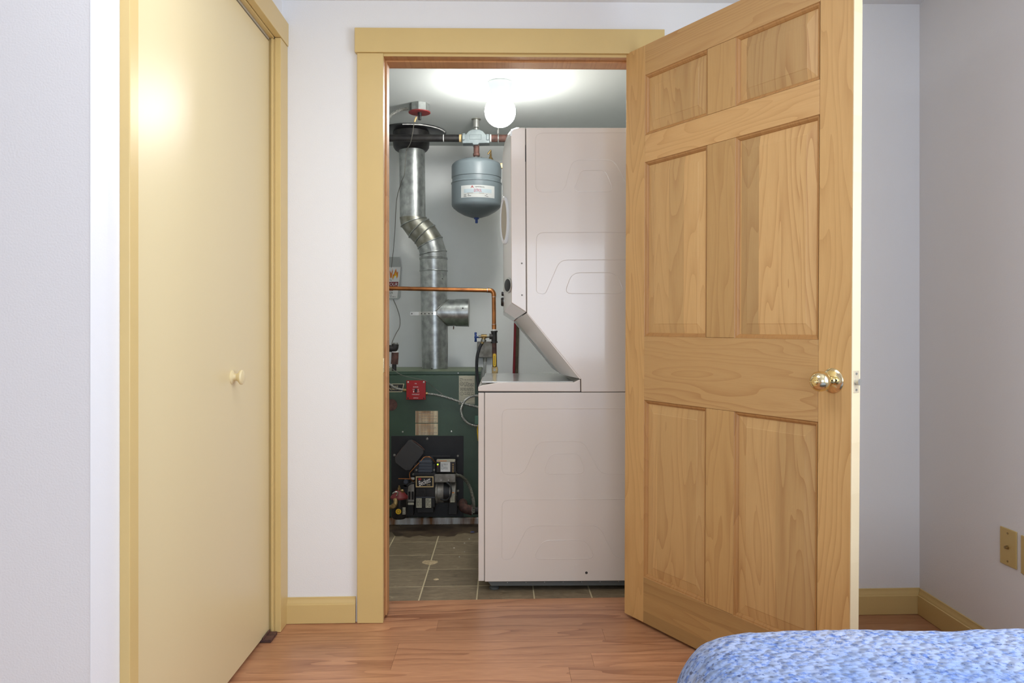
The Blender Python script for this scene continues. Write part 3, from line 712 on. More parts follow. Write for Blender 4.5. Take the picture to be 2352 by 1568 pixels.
# name plate, rating label, notices
np_ = obj('name_plate', pprism([(872, 882), (928, 881.5), (925, 893), (923.5, 899.8), (872, 900)], YBo - .0012, YBo), 'black_plate', bo)
bm = NB()
for q in ([(872, 881.2), (928.5, 880.8), (928.2, 882), (872, 882.4)], [(926.8, 881), (928.5, 881), (925.3, 893), (924.2, 893)], [(872, 899), (922, 898.6), (924, 896.5), (924.8, 897.4), (923, 900), (872, 900.2)]): pprism(q, YBo - .0018, YBo - .001, bm)
obj('plate_border', bm, 'cream_ink', np_)
text('WAY', 909, 887.5, 4.4, YBo - .0015, 'cream_ink', np_, wpx=12, slant=.3); text('YORK', 902, 893, 5.4, YBo - .0015, 'cream_ink', np_, wpx=20, slant=.2)
rl_ = obj('rating_label', pbox(1054, 862.5, 1090.5, 928, YBo - .001, .001), 'aged_paper', bo); rl_['label'] = 'tall cream rating label full of small print'
lines(1056, 868, 1084, 876, 3, YBo - .0013, 'ink', rl_, 2, .8); lines(1066, 877, 1089, 888, 5, YBo - .0013, 'ink', rl_, 3, .8)
lines(1057, 890, 1088, 898, 4, YBo - .0013, 'ink', rl_, 4, .8); lines(1066, 899, 1088, 907, 3, YBo - .0013, 'ink', rl_, 5, .8); lines(1057, 910, 1088, 920, 3, YBo - .0013, 'faint_ink', rl_, 6, .8)
lines(1055, 925.5, 1090, 926, 1, YBo - .0013, 'ink', rl_, 7, .5, gaps=False)
def ringmark(px, py, r, Y, m, parent, th=.8, name='round_mark'):
    c = PY(px, py, Y); bm = NB(); R0 = m_(r, Y); R1 = m_(r - th, Y)
    for k in range(24):
        a0 = 2*math.pi*k/24; a1 = 2*math.pi*(k+1)/24
        vs = [bm.verts.new(c + Vector((rr * math.cos(a_), 0, rr * math.sin(a_)))) for rr, a_ in ((R0, a0), (R0, a1), (R1, a1), (R1, a0))]; bm.faces.new(vs)
    return obj(name, bm, m, parent)
ringmark(1060.5, 881.2, 4.3, YBo - .0013, 'ink', rl_); text('H', 1060.5, 881.2, 3.6, YBo - .0013, 'ink', rl_)
ringmark(1060.5, 904, 4.3, YBo - .0013, 'ink', rl_, .7); text('S', 1060.5, 904, 4, YBo - .0013, 'ink', rl_)
for (y0, y1, nl, sd) in ((943.5, 970.5, 7, 11), (972.5, 999, 7, 12)):
    nb = obj('notice_label', pbox(954, y0, 1005.8, y1, YBo - .001, .001), 'rusty_paper', bo); nb['label'] = 'rust-stained cream notice label'
    if sd == 11: text('NOTICE', 980, 945.8, 2.6, YBo - .0013, 'ink', nb, wpx=18)
    lines(956, y0 + 4, 1004, y1 - 1, nl, YBo - .0013, 'faint_ink', nb, sd, .9)
pk = obj('knockout_plug', pcyl(899, 929.5, 13, YBo - .003, .003, r1=13.4), 'rust_iron', bo, smooth=True); pk['label'] = 'round brown plug'
obj('gauge_face', pcyl(898, 929.5, 9, YBo - .005, .003), 'rust_iron', pk)
# flue collar on top of the boiler
# ---- black burner plate
FZ = BZ + .0018
bp_ = obj('burner_plate', pbox(898.5, 1001, 1064.5, 1186, YBo - .004, .004), 'black_plate', bo, bevel=.001)
for x, y in ((981.5, 1007.5), (906, 1045), (1051.5, 1047), (1052, 1127), (949.5, 1089)): screw(x, y, YBo - .004, bp_, r=3, m='aluminium', d=.006)
obj('plate_lip', pbox(978, 1046.2, 1034, 1048.6, YBo - .008, .004), 'cover_grey', bp_)

# ---- oil burner
ob = thing('oil_burner', PY(985, 1185, YBo - .15), 'black oil burner with motor and control box bolted to the boiler', 'burner')
YO = YBo - .17
def rotrect(cx, cy, w, h, a):
    out = []; ca, sa = math.cos(a), math.sin(a)
    for x, y in ((-w/2, -h/2 + 5), (-w/2 + 5, -h/2), (w/2 - 5, -h/2), (w/2, -h/2 + 5), (w/2, h/2 - 8), (w/2 - 8, h/2), (-w/2 + 8, h/2), (-w/2, h/2 - 8)):
        out.append((cx + x * ca - y * sa, cy + x * sa + y * ca))
    return out
cov = obj('inspection_cover', pprism(rotrect(939, 1047, 46, 62, R(38)), YBo - .09, YBo - .045), 'cover_grey', ob, bevel=.003); cov['label'] = 'tilted dark grey rectangular cover'
obj('cover_bracket', tube(NB(), [PY(x, y, YBo - .06) for x, y in ((908, 1050), (925, 1028), (940, 1013), (946, 1011.5), (953, 1014), (966, 1024), (975, 1033))], .003, 8), 'rust_iron', ob, smooth=True)
obj('blower_housing', pbox(954, 1092, 1000, 1166, YO, .16), 'black_gloss', ob, bevel=.006)
obj('lower_foot', pbox(958, 1164, 996, 1178, YO + .02, .1), 'black_plate', ob, bevel=.004)
obj('support_leg', pbox(1030, 1140, 1050, 1182, YO + .06, .05), 'black_plate', ob, bevel=.003)
obj('support_leg', pbox(935, 1140, 950, 1184, YO + .06, .05), 'black_plate', ob, bevel=.003)
hp = obj('housing_panel', pbox(955.5, 1124, 976, 1139, YO - .003, .004), 'black_gloss', ob, bevel=.001)
obj('housing_panel', pbox(979, 1124, 999, 1139, YO - .003, .004), 'black_gloss', ob, bevel=.001)
obj('panel_rib', pbox(955, 1141, 999, 1143, YO - .004, .004), 'bluegrey_plastic', ob, bevel=.0005)
for x0, sd in ((955.8, 21), (977.5, 22)):
    l_ = obj('white_label', pbox(x0, 1144, x0 + 12.8, 1165.5, YO - .0012, .0012), 'aged_paper', ob); lines(x0 + 1, 1146, x0 + 12, 1164, 7, YO - .0015, 'ink', l_, sd, .9)
# maker plate
mp_ = obj('maker_plate', pbox(955, 1094, 995.5, 1118.5, YO - .004, .004), 'black_gloss', ob)
bm = NB()
for q in ((955, 1094, 995.5, 1096), (955, 1116.5, 995.5, 1118.5), (955, 1096, 957, 1116.5), (993.5, 1096, 995.5, 1116.5)): pbox(*q, YO - .0052, .0014, bm)
fr_ = obj('plate_frame', bm, 'masking_tape', mp_)
obj('red_badge', pbox(961, 1098.2, 967.2, 1101.8, YO - .0046, .0006), 'red_ink', mp_)
text('Beckett', 975, 1105.8, 12, YO - .0048, 'white_ink', mp_, wpx=29, slant=.35, rot=R(20), font_bold=.006)
lines(980, 1111.3, 988, 1114.5, 2, YO - .0048, 'masking_tape', mp_, 31, .7)
# ribbed transformer
obj('transformer', pprism([(962, 1086), (960, 1078), (963, 1064), (966, 1056.5), (990, 1056.5), (993, 1064), (994, 1078), (992, 1086)], YO + .01, YBo - .04), 'bluegrey_plastic', ob, bevel=.004)
bm = NB()
for y in (1059, 1066, 1073, 1080): pbox(962 - (y - 1059) * .06, y, 992 + (y - 1059) * .06, y + 3.4, YO + .004, .03, bm)
obj('cooling_rib', bm, 'bluegrey_plastic', ob, bevel=.0012)
for x0, x1 in ((951, 962), (993, 1001)):
    obj('mounting_ear', pbox(x0, 1066, x1, 1088, YO + .02, .06), 'black_plate', ob, bevel=.002)
    obj('ear_screw', pcyl((x0 + x1) / 2, 1079, 2.2, YO + .016, .006), 'aluminium', ob)
obj('hood', pbox(952, 1086, 1001, 1092, YO + .002, .14), 'black_plate', ob, bevel=.002)
# control box
cb = obj('control_box', pbox(1002, 1058, 1047, 1084.5, YO + .005, .07), 'black_gloss', ob, bevel=.002)
obj('terminal_strip', pbox(1003, 1055.5, 1045, 1060.5, YO + .002, .02), 'aged_paper', cb, bevel=.0008)
cl = obj('control_label', pbox(1011.8, 1060.5, 1034, 1083, YO + .0038, .0012), 'white_paper', cb); lines(1013, 1064, 1028, 1078, 6, YO + .0034, 'ink', cl, 41, .7)
obj('red_stripe', pbox(1004, 1057.6, 1026, 1058.8, YO + .0014, .0006), 'flame_orange', cb)
obj('status_lamp', pcyl(1005.4, 1066.5, 1.7, YO + .002, .004), 'led_green', cb, smooth=True)
obj('reset_button', pcyl(1005, 1071, 1.6, YO + .002, .004), 'dark_red', cb, smooth=True)
for y in (1066, 1071, 1075, 1079, 1083): obj('terminal_screw', pcyl(1040.5, y, 1.6, YO + .001, .005, 10), 'brass_fit', cb)
obj('junction_case', pbox(998, 1089, 1046, 1107.5, YO, .09), 'aluminium', ob, bevel=.002)
for x in (1013, 1030): obj('case_screw', pcyl(x, 1102.5, 1.2, YO - .001, .002, 10), 'steel', ob)
# motor
mc = PY(1026, 1134, YO)
r_ = m_(25.5, YO)
def xcyl(px0, px1, py, rpx, Y, m, name, parent, prof=None, seg=32):
    a = PY(px0, py, Y); b = PY(px1, py, Y)
    return obj(name, cyl(NB(), Vector((a.x, Y + m_(rpx, Y), a.z)), Vector((b.x, Y + m_(rpx, Y), a.z)), m_(rpx, Y), seg=seg), m, parent, smooth=True, bevel=.0015)
xcyl(1004, 1046, 1134, 25, YO + .0, 'aluminium', 'motor', ob)
xcyl(1018, 1032, 1134, 25.5, YO - .0008, 'black_plate', 'motor_band', ob)
xcyl(999, 1004, 1134, 27.5, YO - .004, 'aluminium', 'motor_flange', ob); xcyl(1032, 1036, 1134, 26.5, YO - .002, 'aluminium', 'motor_flange', ob)
obj('motor_cable', ptube([(1026, 1108, YO - .004), (1034, 1115, YO - .014), (1036.5, 1126, YO - .022), (1034, 1140, YO - .022), (1026, 1148, YO - .018), (1018, 1147.5, YO - .008), (1012, 1145, YO - .004)], 2.1), 'rubber', ob, smooth=True)
l_ = obj('motor_label', pbox(1034.5, 1129, 1044.5, 1153, YO - .004, .001), 'aged_paper', ob); lines(1036, 1133, 1044, 1151, 6, YO - .0045, 'ink', l_, 51, .7)
obj('label_stripe', pbox(1036, 1130, 1043, 1132, YO - .0046, .0006), 'flame_orange', l_)
# air shutter
ash = obj('air_shutter', pprism([(938, 1116), (942, 1112), (951.5, 1112), (951.5, 1152), (936, 1152), (936, 1128)], YO + .005, YO + .10), 'aluminium', ob, bevel=.002)
for x0 in (937.8, 945.2): obj('air_slot', pbox(x0, 1128.5, x0 + 5, 1147, YO + .0035, .002), 'dark_gap', ash, bevel=.0008)
obj('shutter_scale', pbox(937, 1154, 950.5, 1159, YO + .003, .003), 'aged_paper', ob)
obj('fuel_pump', pcyl(932, 1111, 7, YO + .03, .06), 'black_iron', ob, smooth=True)
obj('pump_cap', pcyl(932, 1106, 5, YO + .02, .03), 'bluegrey_plastic', ob, smooth=True)
obj('pump_body', pbox(925, 1112, 940, 1134, YO + .03, .06), 'black_plate', ob, bevel=.004)
obj('copper_line', ptube([(1001, 1063, YO + .03), (989, 1050.5, YO + .02), (980, 1049, YO + .02), (974, 1050, YO + .02), (965, 1060, YO + .01), (945, 1081, YO), (941, 1087, YO), (941.5, 1095, YO), (943, 1099, YO), (951, 1107, YO + .01)], 1.1), 'copper', ob, smooth=True)
obj('copper_line', ptube([(915, 1099, YO + .01), (930, 1099.2, YO + .01), (951, 1100, YO + .01)], 1.1, straight=True), 'copper', ob, smooth=True)
obj('flare_nut', pbox(944, 1096.5, 952, 1101.5, YO + .004, .012), 'steel', ob, bevel=.001)
obj('ignition_cable', ptube([(935, 1116, YO), (942, 1111, YO - .004), (951, 1108, YO)], 1.8), 'rubber', ob, smooth=True)
# ---- oil filter in front left
of = thing('oil_filter', PY(914, 1195, YBo - .28), 'black canister oil filter with red lid and brass valve at the door edge', 'filter')
YQ = YBo - .27; fc = PY(914.5, 1194, YQ); rr_ = m_(18, YQ); fc = Vector((fc.x, YQ + rr_, fc.z))
h_ = m_(46, YQ)
obj('canister', lathe(NB(), [(rr_ * .8, 0), (rr_ * .95, .006), (rr_, .014), (rr_ * 1.02, h_ - .01), (rr_ * 1.02, h_)], fc, (0, 0, 1)), 'black_gloss', of, smooth=True)
obj('filter_lid', lathe(NB(), [(rr_ * 1.12, h_), (rr_ * 1.14, h_ + .008), (rr_ * .95, h_ + .018), (rr_ * .6, h_ + .034), (rr_ * .5, h_ + .04), (.001, h_ + .041)], fc, (0, 0, 1)), 'red_dull', of, smooth=True)
obj('lid_bolt', lathe(NB(), [(.008, h_ + .038), (.008, h_ + .055), (.004, h_ + .056), (.004, h_ + .066)], fc, (0, 0, 1), 6), 'brass_fit', of)
obj('vent_cap', lathe(NB(), [(.006, 0), (.009, .006), (.010, .016), (.006, .020)], fc + Vector((.016, -.01, h_ + .028)), (0, 0, 1), 16), 'brass_fit', of, smooth=True)
obj('brass_valve', ptube([(896, 1164, YQ - .01), (902, 1163, YQ - .02), (907, 1160, YQ - .02), (909, 1152, YQ - .01), (908, 1146, YQ)], 5), 'brass_fit', of, smooth=True)
obj('valve_nut', pcyl(903, 1162, 5.5, YQ - .04, .03, 6), 'brass_fit', of)
obj('valve_handle', ptube([(902, 1133, YQ - .01), (908, 1129.5, YQ - .015), (914, 1131, YQ - .01), (911, 1138, YQ)], 1.6), 'steel', of, smooth=True)
st = obj('round_sticker', pcyl(915, 1174.5, 6.3, YQ - .0006, .0016), 'yellow_plastic', of); ringmark(915, 1174.5, 3.4, YQ - .0014, 'ink', st, .7)
l_ = obj('side_label', pbox(922.5, 1165, 931.5, 1181, YQ + .006, .001), 'aged_paper', of); lines(924, 1167, 931, 1180, 5, YQ + .005, 'ink', l_, 61, .8)

# ---- emergency switch
YSw = YBo - .045
es = thing('emergency_switch', PY(955, 918, YBo), 'square red emergency burner switch on the green boiler front', 'switch')
obj('switch_box', pbox(935, 875, 976, 916, YSw + .002, .0425), 'steel', es, bevel=.003)
sp_ = obj('cover_plate', pbox(933.3, 873.4, 977.7, 917.6, YSw - .003, .005), 'red_enamel', es, bevel=.003, bseg=3)
for x in (937.5, 973.5):
    for y in (877.5, 914): screw(x, y, YSw - .003, sp_, r=2.2 if y < 900 else 1.7, m='steel' if y < 900 else 'black_iron', d=.003)
obj('toggle', pbox(953, 892, 957, 901, YSw - .008, .006), 'black_gloss', es, bevel=.0008)
for s, x, y, h in (('OIL', 955, 880.5, 2.3), ('BURNER', 955, 888.4, 2.3), ('ON', 950, 894, 2.1), ('OFF', 960.5, 899.6, 2.1), ('EMERGENCY', 955, 905.6, 2.3), ('SWITCH', 955, 913.7, 2.3)):
    text(s, x, y, h, YSw - .0034, 'white_ink', sp_, wpx={'BURNER': 11.5, 'EMERGENCY': 17, 'SWITCH': 10.5}.get(s))
obj('arrow_mark', pprism([(949, 897), (951, 897), (951, 901), (949, 901)], YSw - .0038, YSw - .003), 'white_ink', sp_)
obj('arrow_mark', pprism([(960, 892.5), (960.8, 892.5), (960.8, 895), (961.6, 895), (960.4, 897.4), (959.2, 895), (960, 895)], YSw - .0038, YSw - .003), 'white_ink', sp_)
obj('box_connector', ptube([(977, 903, YSw + .02), (982, 904, YSw + .02)], 3.4, straight=True), 'brass_fit', es)
obj('box_connector', ptube([(926, 895, YSw + .02), (934, 895.5, YSw + .02)], 3.4, straight=True), 'brass_fit', es)

# ---- armoured conduits: ribbed spiral tubes
def conduit(pts, rpx, label, name='armoured_cable', m='steel', pitch=.0056):
    w = smoothpath([PY(x, y, Y) for x, y, Y in pts], 24); r = m_(rpx, pts[0][2])
    # resample at half pitch
    out = [w[0]]; acc = 0
    for a, b in zip(w, w[1:]):
        d = (b - a).length; s = 0
        while acc + (d - s) >= pitch / 2:
            s += pitch / 2 - acc; acc = 0; out.append(a.lerp(b, s / d))
        acc += d - s
    rad = [r * (1.12 if i % 2 else .74) for i in range(len(out))]
    return tag(obj(name, tube(NB(), out, rad, 12), m), label, 'cable')
conduit([(982, 904, YSw + .02), (1000, 906, YSw + .02), (1025, 912, YSw + .025), (1052, 921, YSw + .03), (1075, 929, YSw + .03), (1108, 937, YSw + .03)], 3.0, 'metal armoured cable running right from the red switch')
conduit([(870, 872, YSw + .02), (893, 881, YSw + .02), (905, 889, YSw + .02), (915, 893, YSw + .02), (927, 895, YSw + .02)], 3.0, 'metal armoured cable entering the red switch from the left')
conduit([(1112, 909, YBo - .05), (1095, 908.5, YBo - .05), (1078, 912, YBo - .045), (1065, 924, YBo - .04), (1059, 940, YBo - .04), (1062, 957, YBo - .04), (1073, 970, YBo - .04), (1085, 976, YBo - .04), (1098, 978, YBo - .04)], 3.0, 'looped metal armoured cable in front of the rating label')
conduit([(1047.5, 1091, YO + .045), (1062, 1095, YO + .03), (1076, 1112, YO + .02), (1084, 1135, YO + .02), (1088, 1160, YO + .03), (1087, 1178, YO + .03)], 3.6, 'grey-green armoured cable curving down beside the burner', m='galv_dull')
conduit([(878, 300, 4.0), (893, 271, 3.98), (905, 260, 3.98), (920, 252.5, 3.98), (940, 249, 3.98)], 3.6, 'armoured cable on the ceiling leading to the red sensor box')
rb = tag(obj('relay_box', pbox(1090.5, 955, 1110, 974, YBo - .03, .025), 'teal_box', bevel=.002), 'small green relay box beside the washer edge', 'box')
tag(obj('yellow_wire', ptube([(1098, 975, YBo - .03), (1096.5, 985, YBo - .03), (1097.5, 1000, YBo - .03), (1099, 1012, YBo - .02)], 1.4), 'yellow_plastic', smooth=True), 'yellow wire hanging below the green relay box', 'wire')

# ---- return pipe bottom right
rp = thing('return_pipe', PY(1065, 1190, YO), 'rusty elbow and black iron pipe low beside the burner', 'pipe')
yp = YBo - .07
obj('elbow', ptube([(1063, 1155, YBo - .005), (1063, 1158, YBo - .04), (1065, 1166, yp - .0), (1078, 1170.5, yp), (1084, 1171, yp)], 10.5, seg=16), 'rust_iron', rp, smooth=True)
obj('union_ring', lathe(NB(), [(m_(11.5, yp), 0), (m_(12, yp), .01), (m_(11, yp), .018)], PY(1063, 1156, YBo - .0), (0, -1, 0), 24), 'galv_dull', rp, smooth=True)
obj('elbow_band', ptube([(1080, 1171, yp), (1084, 1171.3, yp)], 12, straight=True, seg=20), 'rust_iron', rp, smooth=True)
obj('thread_seal', ptube([(1084, 1171.3, yp), (1086, 1171.4, yp)], 9.5, straight=True, seg=20), 'white_paper', rp, smooth=True)
obj('black_pipe', ptube([(1086, 1171.4, yp), (1120, 1172, yp)], 9, straight=True, seg=20), 'black_iron', rp, smooth=True)

# ================================================================== FLUE
YFl = 4.46
fl_ = thing('flue_pipe', PY(998, 852, YFl), 'galvanised metal flue pipe rising from the boiler to the ceiling', 'flue')
def fpt(px, py, Y=YFl): return PY(px, py, Y)
rf = m_(30.5, YFl)
obj('lower_section', tube(NB(), [Vector((fpt(999, 848).x, YFl, FZ + .001)), fpt(998.5, 780), fpt(996, 622)], [rf * .97, rf, rf], 40), 'galvanised', fl_, smooth=True)
obj('middle_section', tube(NB(), [fpt(996, 624), fpt(995.5, 592)], [rf * 1.03, rf * 1.02], 40), 'galvanised', fl_, smooth=True)
obj('upper_section', tube(NB(), [fpt(948, 500), fpt(946, 330)], [rf * .96, rf * .96], 40), 'galvanised', fl_, smooth=True)
def gore(pts, m, s0=1.0, s1=.97):
    a, b = [fpt(*p[:2]) for p in pts]
    n0 = Vector((math.sin(pts[0][2]), 0, math.cos(pts[0][2]))); n1 = Vector((math.sin(pts[1][2]), 0, math.cos(pts[1][2])))
    bm = NB(); rings = []
    for c, nn, s in ((a, n0, s0), (b, n1, s1)):
        u = Vector((nn.z, 0, -nn.x)); v = Vector((0, 1, 0))
        rings.append([bm.verts.new(c + (u * math.cos(2*math.pi*k/40) + v * math.sin(2*math.pi*k/40)) * rf * s) for k in range(40)])
    for k in range(40): bm.faces.new((rings[0][k], rings[0][(k+1) % 40], rings[1][(k+1) % 40], rings[1][k]))
    bm.faces.new(rings[0]); bm.faces.new(rings[1])
    obj('elbow_gore', bm, m, fl_, smooth=True)
    c = a; nn = n0; u = Vector((nn.z, 0, -nn.x)); v = Vector((0, 1, 0))
    ring = [c + (u * math.cos(2*math.pi*k/40) + v * math.sin(2*math.pi*k/40)) * rf * s0 * 1.01 for k in range(40)]
    obj('seam_ring', tube(NB(), ring + ring[:2], .0035, 6), 'galvanised', fl_, smooth=True)
g5 = [(995.5, 592, .0), (995, 581, -.15), (988, 558, -.45), (976, 538, -.75), (962, 524, -.75), (950, 510, -.35), (948, 500, 0)]
ms = ['galvanised', 'galvanised', 'galv_dull', 'galv_dull', 'galv_dull', 'galv_dull']
for i in range(6): gore([g5[i], g5[i+1]], ms[i], 1.0, .98)
for y, x in ((622, 996), (595, 995.6)):
    c = fpt(x, y); ring = [c + Vector((math.cos(2*math.pi*k/40) * rf * 1.03, math.sin(2*math.pi*k/40) * rf * 1.03, 0)) for k in range(41)]
    obj('seam_ring', tube(NB(), ring, .003, 6), 'galvanised', fl_, smooth=True)
# side tee with damper
c0 = fpt(1000, 718); c1 = Vector((PY(1048.5, 718, YFl).x, c0.y, c0.z)); c2 = Vector((PY(1077, 718, YFl).x, c0.y, c0.z))
te = obj('side_tee', tube(NB(), [c0, c1], [rf * 1.0, rf * 1.0], 40), 'galvanised', fl_, smooth=True)
obj('damper', tube(NB(), [c1 - Vector((.004, 0, 0)), c2], [rf * 1.03, rf * 1.05], 40), 'galvanised', te, smooth=True)
obj('damper_rim', tube(NB(), [c2 + Vector((0, math.cos(a_), math.sin(a_))) * rf * 1.05 for a_ in [2*math.pi*k/32 for k in range(33)]], .002, 6), 'steel', te, smooth=True)
# saddle seam of the tee on the vertical pipe
pts = []
for k in range(33):
    a_ = 2*math.pi*k/32; y = math.cos(a_) * rf * 1.0; z = math.sin(a_) * rf * 1.0
    pts.append(c0 + Vector((math.sqrt(max(0, (rf*1.005)**2 - y*y)), y, z)))
obj('saddle_seam', tube(NB(), pts, .002, 6), 'galv_dull', te, smooth=True)
screw(1063, 707.5, c0.y - rf * 1.03, te, r=1.6, m='black_iron'); screw(992, 847, YFl - rf, fl_, r=1.6, m='black_iron'); screw(1016, 640, YFl - rf * .85, fl_, r=1.2, m='black_iron')
obj('damper_pin', ptube([(1042, 749, c0.y - rf * .3), (1041.5, 756, c0.y - rf * .3)], 1.2, straight=True), 'rust_iron', te)
# strap
stp = NB(); ang = [R(-90 - 65 + 130 * k / 12) for k in range(13)]
cc = fpt(998, 720)
pl = [PY(942, 720, YFl - .03)] + [PY(962, 720, YFl - .03)] + [cc + Vector((math.cos(a_) * rf * 1.03, math.sin(a_) * rf * 1.03, 0)) for a_ in ang[:11]]
v0 = []
for p in pl: v0.append((stp.verts.new(p + Vector((0, 0, .0105))), stp.verts.new(p - Vector((0, 0, .0105)))))
for (a, b), (c, d) in zip(v0, v0[1:]): stp.faces.new((a, b, d, c))
so = obj('perforated_strap', stp, 'steel', fl_); so.modifiers.new('s', 'SOLIDIFY').thickness = .0015
for x in (946, 968, 976, 985, 993): obj('strap_hole', pcyl(x, 720, 1.3, (YFl - .036 if x < 962 else YFl - rf * (1.045 if x > 980 else .93)) , .002, 10), 'dark_gap', so)
# ceiling thimble
thm = thing('ceiling_thimble', PY(948, 320, 4.53), 'round black metal collar where the flue passes the ceiling', 'collar')
tc_ = Vector((PY(946, 320, 4.50).x, 4.53, 0)); R_ = .195
obj('flange', lathe(NB(), [(R_, ZU - .001), (R_, ZU - .008), (R_ * .9, ZU - .016), (R_ * .6, ZU - .022), (R_ * .55, ZU - .012)], tc_, (0, 0, 1), 56), 'black_gloss', thm, smooth=True)
rm = obj('flange_rim', tube(NB(), [tc_ + Vector((math.cos(2*math.pi*k/56) * R_, math.sin(2*math.pi*k/56) * R_, ZU - .004)) for k in range(57)], .0035, 8), 'black_gloss', thm, smooth=True)
arc_ = [tc_ + Vector((math.cos(a_) * R_ * 1.005, math.sin(a_) * R_ * 1.005, ZU - .008)) for a_ in [R(-100 + 90 * k / 20) for k in range(21)]]
w_ = obj('sealant_bead', tube(NB(), arc_, [.0025 + .0015 * random.random() for _ in arc_], 8), 'white_paper', thm, smooth=True)
zb = PY(946, 344, 4.43).z
obj('collar', lathe(NB(), [(.105, ZU - .02), (.106, zb + .05), (.103, zb + .022), (.094, zb + .008), (.082, zb)], tc_ + Vector((0, -.06, 0)), (0, 0, 1), 40), 'black_iron', thm, smooth=True)

# ================================================================== PIPES
YP = 4.25
hp_ = thing('heating_pipe', PY(980, 326, YP), 'black iron pipe running level under the ceiling', 'pipe')
obj('pipe', ptube([(860, 317, YP), (1019, 317.3, YP), (1056, 317.5, YP)], 8.4, straight=True, seg=24), 'black_iron', hp_, smooth=True)
obj('tape_collar', ptube([(1055, 317.5, YP), (1060.5, 317.5, YP)], 8.8, straight=True, seg=24), 'masking_tape', hp_, smooth=True)
obj('paint_mark', ptube([(1018.2, 317.3, YP), (1019.8, 317.3, YP)], 8.6, straight=True, seg=24), 'white_paper', hp_, smooth=True)
rp2 = thing('heating_pipe', PY(1150, 326, YP), 'rust brown iron pipe between air separator and dryer', 'pipe')
obj('pipe', ptube([(1128, 317.5, YP), (1230, 317.5, YP)], 8.4, straight=True, seg=24), 'rust_iron', rp2, smooth=True)
obj('thread_seal', ptube([(1125.5, 317.5, YP), (1128.5, 317.5, YP)], 9, straight=True, seg=24), 'white_paper', rp2, smooth=True)
sc_ = thing('air_separator', PY(1092, 330, YP), 'grey cast iron air separator above the expansion tank', 'fitting')
obj('body', pprism([(1062, 306), (1068, 305), (1070, 309), (1076, 301), (1084, 297), (1101, 297), (1109, 301), (1116, 309), (1118, 307), (1124, 308), (1124.5, 328), (1100, 328.5), (1098, 332), (1087, 332), (1085, 328.5), (1062, 328.5)], YP - .035, YP + .035), 'scoop_grey', sc_, bevel=.012, bseg=4)
for x in (1064.5, 1120): obj('boss', pbox(x - 3, 309, x + 3, 321, YP - .045, .03), 'scoop_grey', sc_, bevel=.004)
obj('embossed_plate', pbox(1078, 308, 1106, 320, YP - .038, .006), 'scoop_grey', sc_, bevel=.003)
av = thing('air_vent', PY(1094, 292, YP), 'small round metal air vent standing on the air separator', 'valve')
pv = PY(1094, 297, YP)
obj('vent_body', lathe(NB(), [(.012, -.004), (.012, .006), (.018, .010), (.018, .052), (.013, .056)], pv, (0, 0, 1), 24), 'steel', av, smooth=True)
obj('vent_rim', lathe(NB(), [(.026, .054), (.026, .057), (.012, .060)], pv, (0, 0, 1), 20), 'galv_dull', av, smooth=True)
obj('vent_stem', lathe(NB(), [(.009, -.008), (.009, .004)], pv, (0, 0, 1), 12), 'brass_fit', av, smooth=True)
# nipple and tank
YT = YP + .0
et = thing('expansion_tank', PY(1094.5, 503, YT), 'grey steel expansion tank hanging under the air separator', 'tank')
tcx = PY(1094.5, 400, YT); tx = tcx.x; rt = m_(57.5, YT - .08)
rt = .1385
def tz(py, off=0): return PY(1094, py, YT + off).z
z_top = tz(366.5); z_bot = tz(498)
prof = [(.001, tz(500.5)), (.03, tz(499.5)), (.07, tz(494)), (.105, tz(486)), (.128, tz(478.5)), (rt - .002, tz(474)), (rt, tz(470)), (rt, tz(424.5)), (rt + .0025, tz(423.5)), (rt + .0025, tz(421.5)), (rt - .003, tz(420)), (rt - .003, tz(411)), (rt + .0, tz(410)), (rt, tz(384)), (rt - .003, tz(380)), (.125, tz(375.5)), (.10, tz(370.5)), (.06, tz(366.5)), (.02, tz(364.5)), (.001, tz(364))]
obj('tank_body', lathe(NB(), prof, (tx, YT, 0), (0, 0, 1), 56), 'tank_grey', et, smooth=True)
obj('top_fitting', lathe(NB(), [(.018, tz(366)), (.016, tz(361)), (.012, tz(359))], (tx, YT, 0), (0, 0, 1), 6), 'steel', et)
obj('nipple', lathe(NB(), [(.016, tz(359)), (.016, tz(334)), (.016, tz(332.6))], (tx, YT, 0), (0, 0, 1), 20), 'rust_iron', et, smooth=True)
obj('nipple_band', lathe(NB(), [(.019, tz(358)), (.019, tz(353))], (tx, YT, 0), (0, 0, 1), 20), 'rust_iron', et, smooth=True)
bc_ = obj('valve_cap', lathe(NB(), [(.006, tz(512.5)), (.0075, tz(512)), (.0075, tz(504)), (.015, tz(503)), (.015, tz(500.5)), (.009, tz(499))], (tx, YT, 0), (0, 0, 1), 12), 'blue_plastic', et, smooth=True); bc_['label'] = 'blue plastic air valve cap'
# curved label wrapped on the tank
def wrapped(x0, x1, y0, y1, m, name, parent, dr=.0008, n=14):
    bm = NB(); L = []
    for k in range(n + 1):
        px = x0 + (x1 - x0) * k / n; xw = PY(px, 450, YT - rt).x - tx
        xw = max(-rt * .98, min(rt * .98, xw)); yy = YT - math.sqrt((rt + dr)**2 - xw * xw)
        L.append((bm.verts.new((tx + xw, yy, PY(px, y0, YT - rt).z)), bm.verts.new((tx + xw, yy, PY(px, y1, YT - rt).z))))
    for (a, b), (c, d) in zip(L, L[1:]): bm.faces.new((a, b, d, c))
    return obj(name, bm, m, parent, smooth='all')
tl = wrapped(1058.5, 1135.5, 424.5, 452.5, 'label_paper', 'tank_label', et); tl['label'] = 'white label with red lettering'
wrapped(1065, 1129, 433, 442, 'pale_blue_print', 'label_band', tl, .0011)
wrapped(1065, 1129, 443.6, 444.2, 'faint_ink', 'label_rule', tl, .0012)
